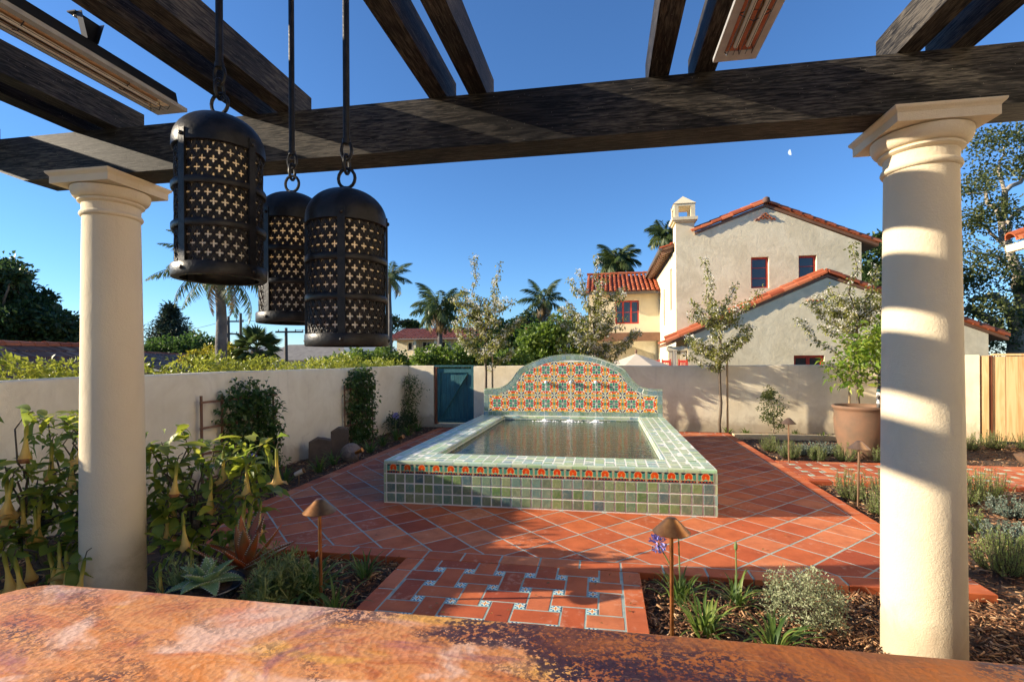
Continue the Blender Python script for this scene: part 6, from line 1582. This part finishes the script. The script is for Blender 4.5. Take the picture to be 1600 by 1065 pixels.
strap('small strap leaved clump in the mulch corner beside the left of the tiled path', -1.80, 3.52, 34, .24, .014)
strap('low strap leaved clump at the counter edge just right of the left path light', -1.74, 2.98, 26, .28, .018)
strap('violet flowered lily clump behind the right copper path light', .50, 3.52, 40, .27, .016, [(-.14, .05, .37, .055, False), (.0, .06, .42, .0, True)])
strap('lily clump with one upright bud at the front edge of the terracotta patio', .86, 3.50, 34, .26, .016, [(.0, .02, .36, 0, True)])
strap('spreading lily clump at the foot of the right copper path light', .58, 3.12, 44, .27, .018)
strap('lily clump at the counter edge in front of the grey leaved shrub', .93, 2.98, 38, .27, .020)
for x, y, fl, lb in ((-4.22, 6.05, (), 'strap leaved clump with the nearest pale spotlight among its leaves'), (-4.15, 6.75, (), 'strap leaved clump in the left bed in front of the shorter standing stone'), (-4.2, 7.25, (), 'strap leaved clump just before the boulder'), (-4.3, 5.45, ((.05, 0, .45, .06, False), (-.1, .06, .42, .05, False)), 'violet flowered clump at the foot of the nearer climber'), (-4.12, 8.3, (), 'strap leaved clump just beyond the boulder'), (-4.18, 8.95, (), 'strap leaved clump before the narrow trellis'), (-4.2, 9.6, ((.0, .0, .5, .06, False),), 'violet flowered clump between the narrow trellis and the gate'), (-4.22, 10.3, (), 'strap leaved clump in the far left corner below the thin climber'), (-4.25, 10.95, (), 'strap leaved clump nearest the teal gate')):
    strap(lb, x, y, 30, .34, .02, fl)
tree('shade_shrub', 'low dark shrub at the foot of the wall beyond the narrow trellis', (-4.55, 10.6, -.06), (-4.55, 10.6, .2), [((-4.55, 10.5, .18), (.22, .4, .2)), ((-4.55, 10.95, .15), (.2, .3, .2))], .012, (.05, .028), L_DARK, cl=24, per=22, sig=.2, cat_='shrub')

# rosemary and grey shrubs
def sprigs(name, label, x, y, r, h_, n, mat, ll, lw, group=None, per=34, lean=.55):
    t = thing(name, label, 'shrub', (x, y, -.06), 0, group); st = MB(); V = []
    for i in range(n):
        a = RNG.uniform(0, 6.28); q = math.sqrt(RNG.random())*r*.75; b_ = Vector((math.cos(a)*q*.5, math.sin(a)*q*.5, 0)); hh = h_*RNG.uniform(.6, 1.1)*(1-.35*(q/r)); e = b_ + Vector((math.cos(a)*q*lean*1.4 + RNG.normal()*.03, math.sin(a)*q*lean*1.4 + RNG.normal()*.03, hh))
        md = b_.lerp(e, .5) + Vector((math.cos(a)*.03, math.sin(a)*.03, -.02)); st.tube([b_, md, e], [.004, .003, .0015], 4)
        f = RNG.uniform(.15, 1, per); C_ = np.array([tuple(b_.lerp(md, 2*k) if k < .5 else md.lerp(e, 2*k-1)) for k in f]); D = RNG.normal(size=(per, 3)); D[:, 2] = np.abs(D[:, 2])*.5+.7
        V.append(flat_leaves(C_, D, ll*(1.15-.5*f), lw, droop=0))
    tag(st.build('stems', M_TWIG, t, True, None), kind='stuff'); np_obj('foliage', *cat(*V), mat, t)
G1 = 'rosemary bushes in the right beds'
gs = thing('grey_shrub', 'round pale grey leaved shrub in the mulch left of the right column', 'shrub', (1.22, 3.36, -.06)); st = MB(); pts = ell_points((0, 0, .12), (.235, .21, .23), 290, .45); pts = pts[pts[:, 2] > .0]
pts += np.stack([np.sin(pts[:, 1]*31)*.02, np.sin(pts[:, 0]*27)*.02, np.sin(pts[:, 0]*40+pts[:, 1]*33)*.03], 1)
for q in pts[::5]: limb(st, (0, 0, 0), tuple(q), .004, .0015, .1, 4, 5)
tag(st.build('stems', M_TWIG, gs, True, None), kind='stuff'); np_obj('foliage', *clumps(pts, .017, 16, .020, .010, .5), L_GREY, gs)
for x, y, r, h_, lb in ((2.80, 6.28, .18, .42, 'tall rosemary at the left end of the row this side of the side path'), (2.86, 5.72, .2, .38, 'rosemary nearest the patio edge, left of the right column'), (3.12, 6.0, .22, .40, 'rosemary between the front path light and the right column'), (3.28, 6.45, .22, .40, 'rosemary growing against the side path, beside the right column'), (2.95, 5.30, .18, .32, 'low rosemary close beside the right column at the patio edge'),
                     (2.88, 9.35, .2, .34, 'rosemary furthest left in the bed beyond the side path'), (2.98, 8.75, .2, .34, 'rosemary in front of the furthest path light'), (3.35, 8.62, .18, .28, 'small rosemary in the middle of the bed beyond the side path'), (3.75, 8.62, .2, .34, 'rosemary left of the big pot at the side path edge'), (4.3, 8.55, .2, .30, 'rosemary at the foot of the big terracotta pot'), (4.9, 8.6, .2, .3, 'rosemary right of the big pot, mostly behind the column'),
                     (6.35, 10.0, .25, .36, 'rosemary in front of the stucco wall end, right of the column'), (6.85, 10.15, .25, .36, 'rosemary at the foot of the fence post'), (7.35, 10.1, .25, .34, 'rosemary in front of the board fence at the right edge'), (4.35, 6.55, .25, .40, 'rosemary beside the side path, right of the column'), (4.0, 6.35, .22, .4, 'rosemary just showing at the right side of the column'), (3.0, 4.35, .24, .30, 'low spreading rosemary right of the column near the patio corner'), (3.22, 4.62, .22, .28, 'low rosemary at the right edge beyond the patio corner'), (3.32, 5.35, .2, .26, 'low rosemary cut by the right edge of the picture')):
    sprigs('rosemary', lb, x, y, r, h_, 62, L_ROSE, .030, .006, G1, per=42)
for x, y, r, lb in ((3.18, 9.1, .26, 'grey green bush behind the furthest path light'), (3.65, 9.25, .26, 'grey green bush between the kerb and the big pot'), (4.15, 5.9, .22, 'blue grey ground cover mound by the side path at the right edge'), (3.50, 5.02, .2, 'blue grey ground cover mound in the mulch at the right edge')):
    sprigs('grey_mound', lb, x, y, r, .22, 90, L_BLUEGREY, .026, .013, 'blue grey mounds in the right beds', per=36, lean=.8)
for x, y, lb in ((2.95, 11.2, 'low green clump behind the kerb, nearest the staked pear tree'), (3.9, 11.1, 'low green clump behind the kerb, right of the rose bush'), (4.35, 10.9, 'low green clump behind the kerb, left of the big pot'), (2.65, 11.45, 'small green clump at the wall foot by the staked pear tree')):
    strap(lb, x, y, 26, .22, .02, (), L_BRIGHT, 'low clumps along the foot of the back wall')
tree('rose_bush', 'small leafy rose bush in front of the back wall beyond the kerb', (3.50, 11.2, -.06), (3.50, 11.2, .35), [((3.48, 11.2, .60), (.22, .2, .28)), ((3.55, 11.2, .32), (.25, .2, .2)), ((3.42, 11.2, .85), (.10, .1, .12))], .012, (.05, .03), L_OAK, cl=26, per=16, sig=.22, cat_='shrub')

# big pot with citrus
M_POT = simple('weathered_terracotta_pot', (.19, .10, .055), (.14, .085, .05), .8, 0, 5, .4, 40, var=0)
pt = thing('terracotta_pot', 'big weathered terracotta pot with a rolled rim left of the right column', 'pot', (4.22, 9.12, -.06))
MB().lathe([(.27, 0), (.33, .15), (.385, .40), (.40, .62), (.392, .76), (.40, .79), (.425, .81), (.43, .835), (.42, .855), (.395, .858), (.375, .84), (.37, .78), (.001, .76)], 48).build('pot', M_POT, pt, True, 60)
MB().lathe([(.366, .79), (.2, .81), (.001, .815)], 24).build('soil', M_SOIL, pt, True)
ct = thing('citrus_tree', 'bushy bright green citrus tree growing in the big terracotta pot', 'tree', (4.48, 9.12, .74)); ct.scale = (1.2, 1.15, 1.1); tb = MB(); limb(tb, (0, 0, 0), (.02, 0, .42), .028, .024, .05, 8)
V = []
for c, r in (((.0, 0, .75), (.48, .4, .35)), ((-.38, -.1, .58), (.32, .3, .26)), ((.3, 0, .65), (.35, .3, .35)), ((.05, 0, 1.08), (.32, .3, .25)), ((-.15, -.05, .92), (.38, .3, .25))):
    limb(tb, (.02, 0, .42), c, .014, .005, .1, 6); pts = ell_points(c, r, 26, .4); V.append(clumps(pts, .07, 9, .105, .05, .15, False, .22))
tb.build('trunk', M_GREYBARK, ct, True, None); np_obj('crown', *cat(*V), L_CITRUS, ct)
MB().lathe([(.030, 0), (.032, .16), (.030, .17)], 12, (.005, 0, .08)).build('trunk_wrap', M_WHITE, ct, True); MB().lathe([(.033, 0), (.034, .03)], 12, (.01, 0, .26)).build('tie', M_TEAL, ct, True)
sl_ = thing('terracotta_saucer', 'rim of a low terracotta pot at the right edge by the side path', 'pot', (6.50, 8.72, -.06)); MB().lathe([(.22, 0), (.27, .08), (.30, .14), (.28, .14), (.001, .10)], 32).build('pot', M_POT, sl_, True, 60)

# bark mulch and fallen bits, countless
def mulch(name, rects, n, mat, seed):
    rg = np.random.default_rng(seed); A = np.array([(r[1]-r[0])*(r[3]-r[2])*r[4] for r in rects]); k = rg.choice(len(rects), n, p=A/A.sum()); rc = np.array([r[:4] for r in rects])[k]
    P_ = np.stack([rc[:, 0]+(rc[:, 1]-rc[:, 0])*rg.random(n), rc[:, 2]+(rc[:, 3]-rc[:, 2])*rg.random(n), -.06 + rg.random(n)*.035], 1)
    az = rg.uniform(0, 6.28, n); el = rg.normal(size=n)*.28; D = np.stack([np.cos(az)*np.cos(el), np.sin(az)*np.cos(el), np.sin(el)], 1); S = np.stack([-np.sin(az), np.cos(az), rg.normal(size=n)*.3], 1); U = np.cross(D, S)
    L = rg.gamma(2.2, .016, n)[:, None]+.012; W = rg.uniform(.003, .011, n)[:, None]; T = rg.uniform(.002, .005, n)[:, None]
    c = [P_ + D*L*sx*.5 + S*W*sy*.5 + U*T*sz*.5 for sx in (-1, 1) for sy in (-1, 1) for sz in (-1, 1)]
    V = np.stack(c, 1).reshape(-1, 3); b = (np.arange(n)*8)[:, None]
    F = np.concatenate([b+[1, 5, 7, 3], b+[0, 1, 3, 2], b+[4, 6, 7, 5], b+[0, 4, 5, 1], b+[2, 3, 7, 6]])
    return tag(np_obj(name, V, F, mat), kind='stuff')
t_ = NT('bark_chip'); c_ = t_.ramp(t_.rnd(), [(0, (.05, .022, .011)), (.4, (.14, .06, .028)), (.7, (.27, .13, .06)), (.9, (.44, .26, .13)), (1, (.58, .40, .24))]); M_CHIP = t_.done(t_.bsdf(c_, .8, 0, None, .3))
mulch('bark_mulch', [(.26, 2.62, 2.55, 3.82, 3.0), (2.62, 4.2, 3.0, 6.98, 1.0), (2.62, 7.6, 8.3, 11.6, .35), (4.2, 7.5, 4.6, 6.98, .4)], 15000, M_CHIP, 1)
mulch('bark_mulch', [(-3.0, -1.59, 2.5, 3.82, 2.2), (-5.1, -3.84, 2.5, 11.6, .6)], 7000, M_CHIP, 2)
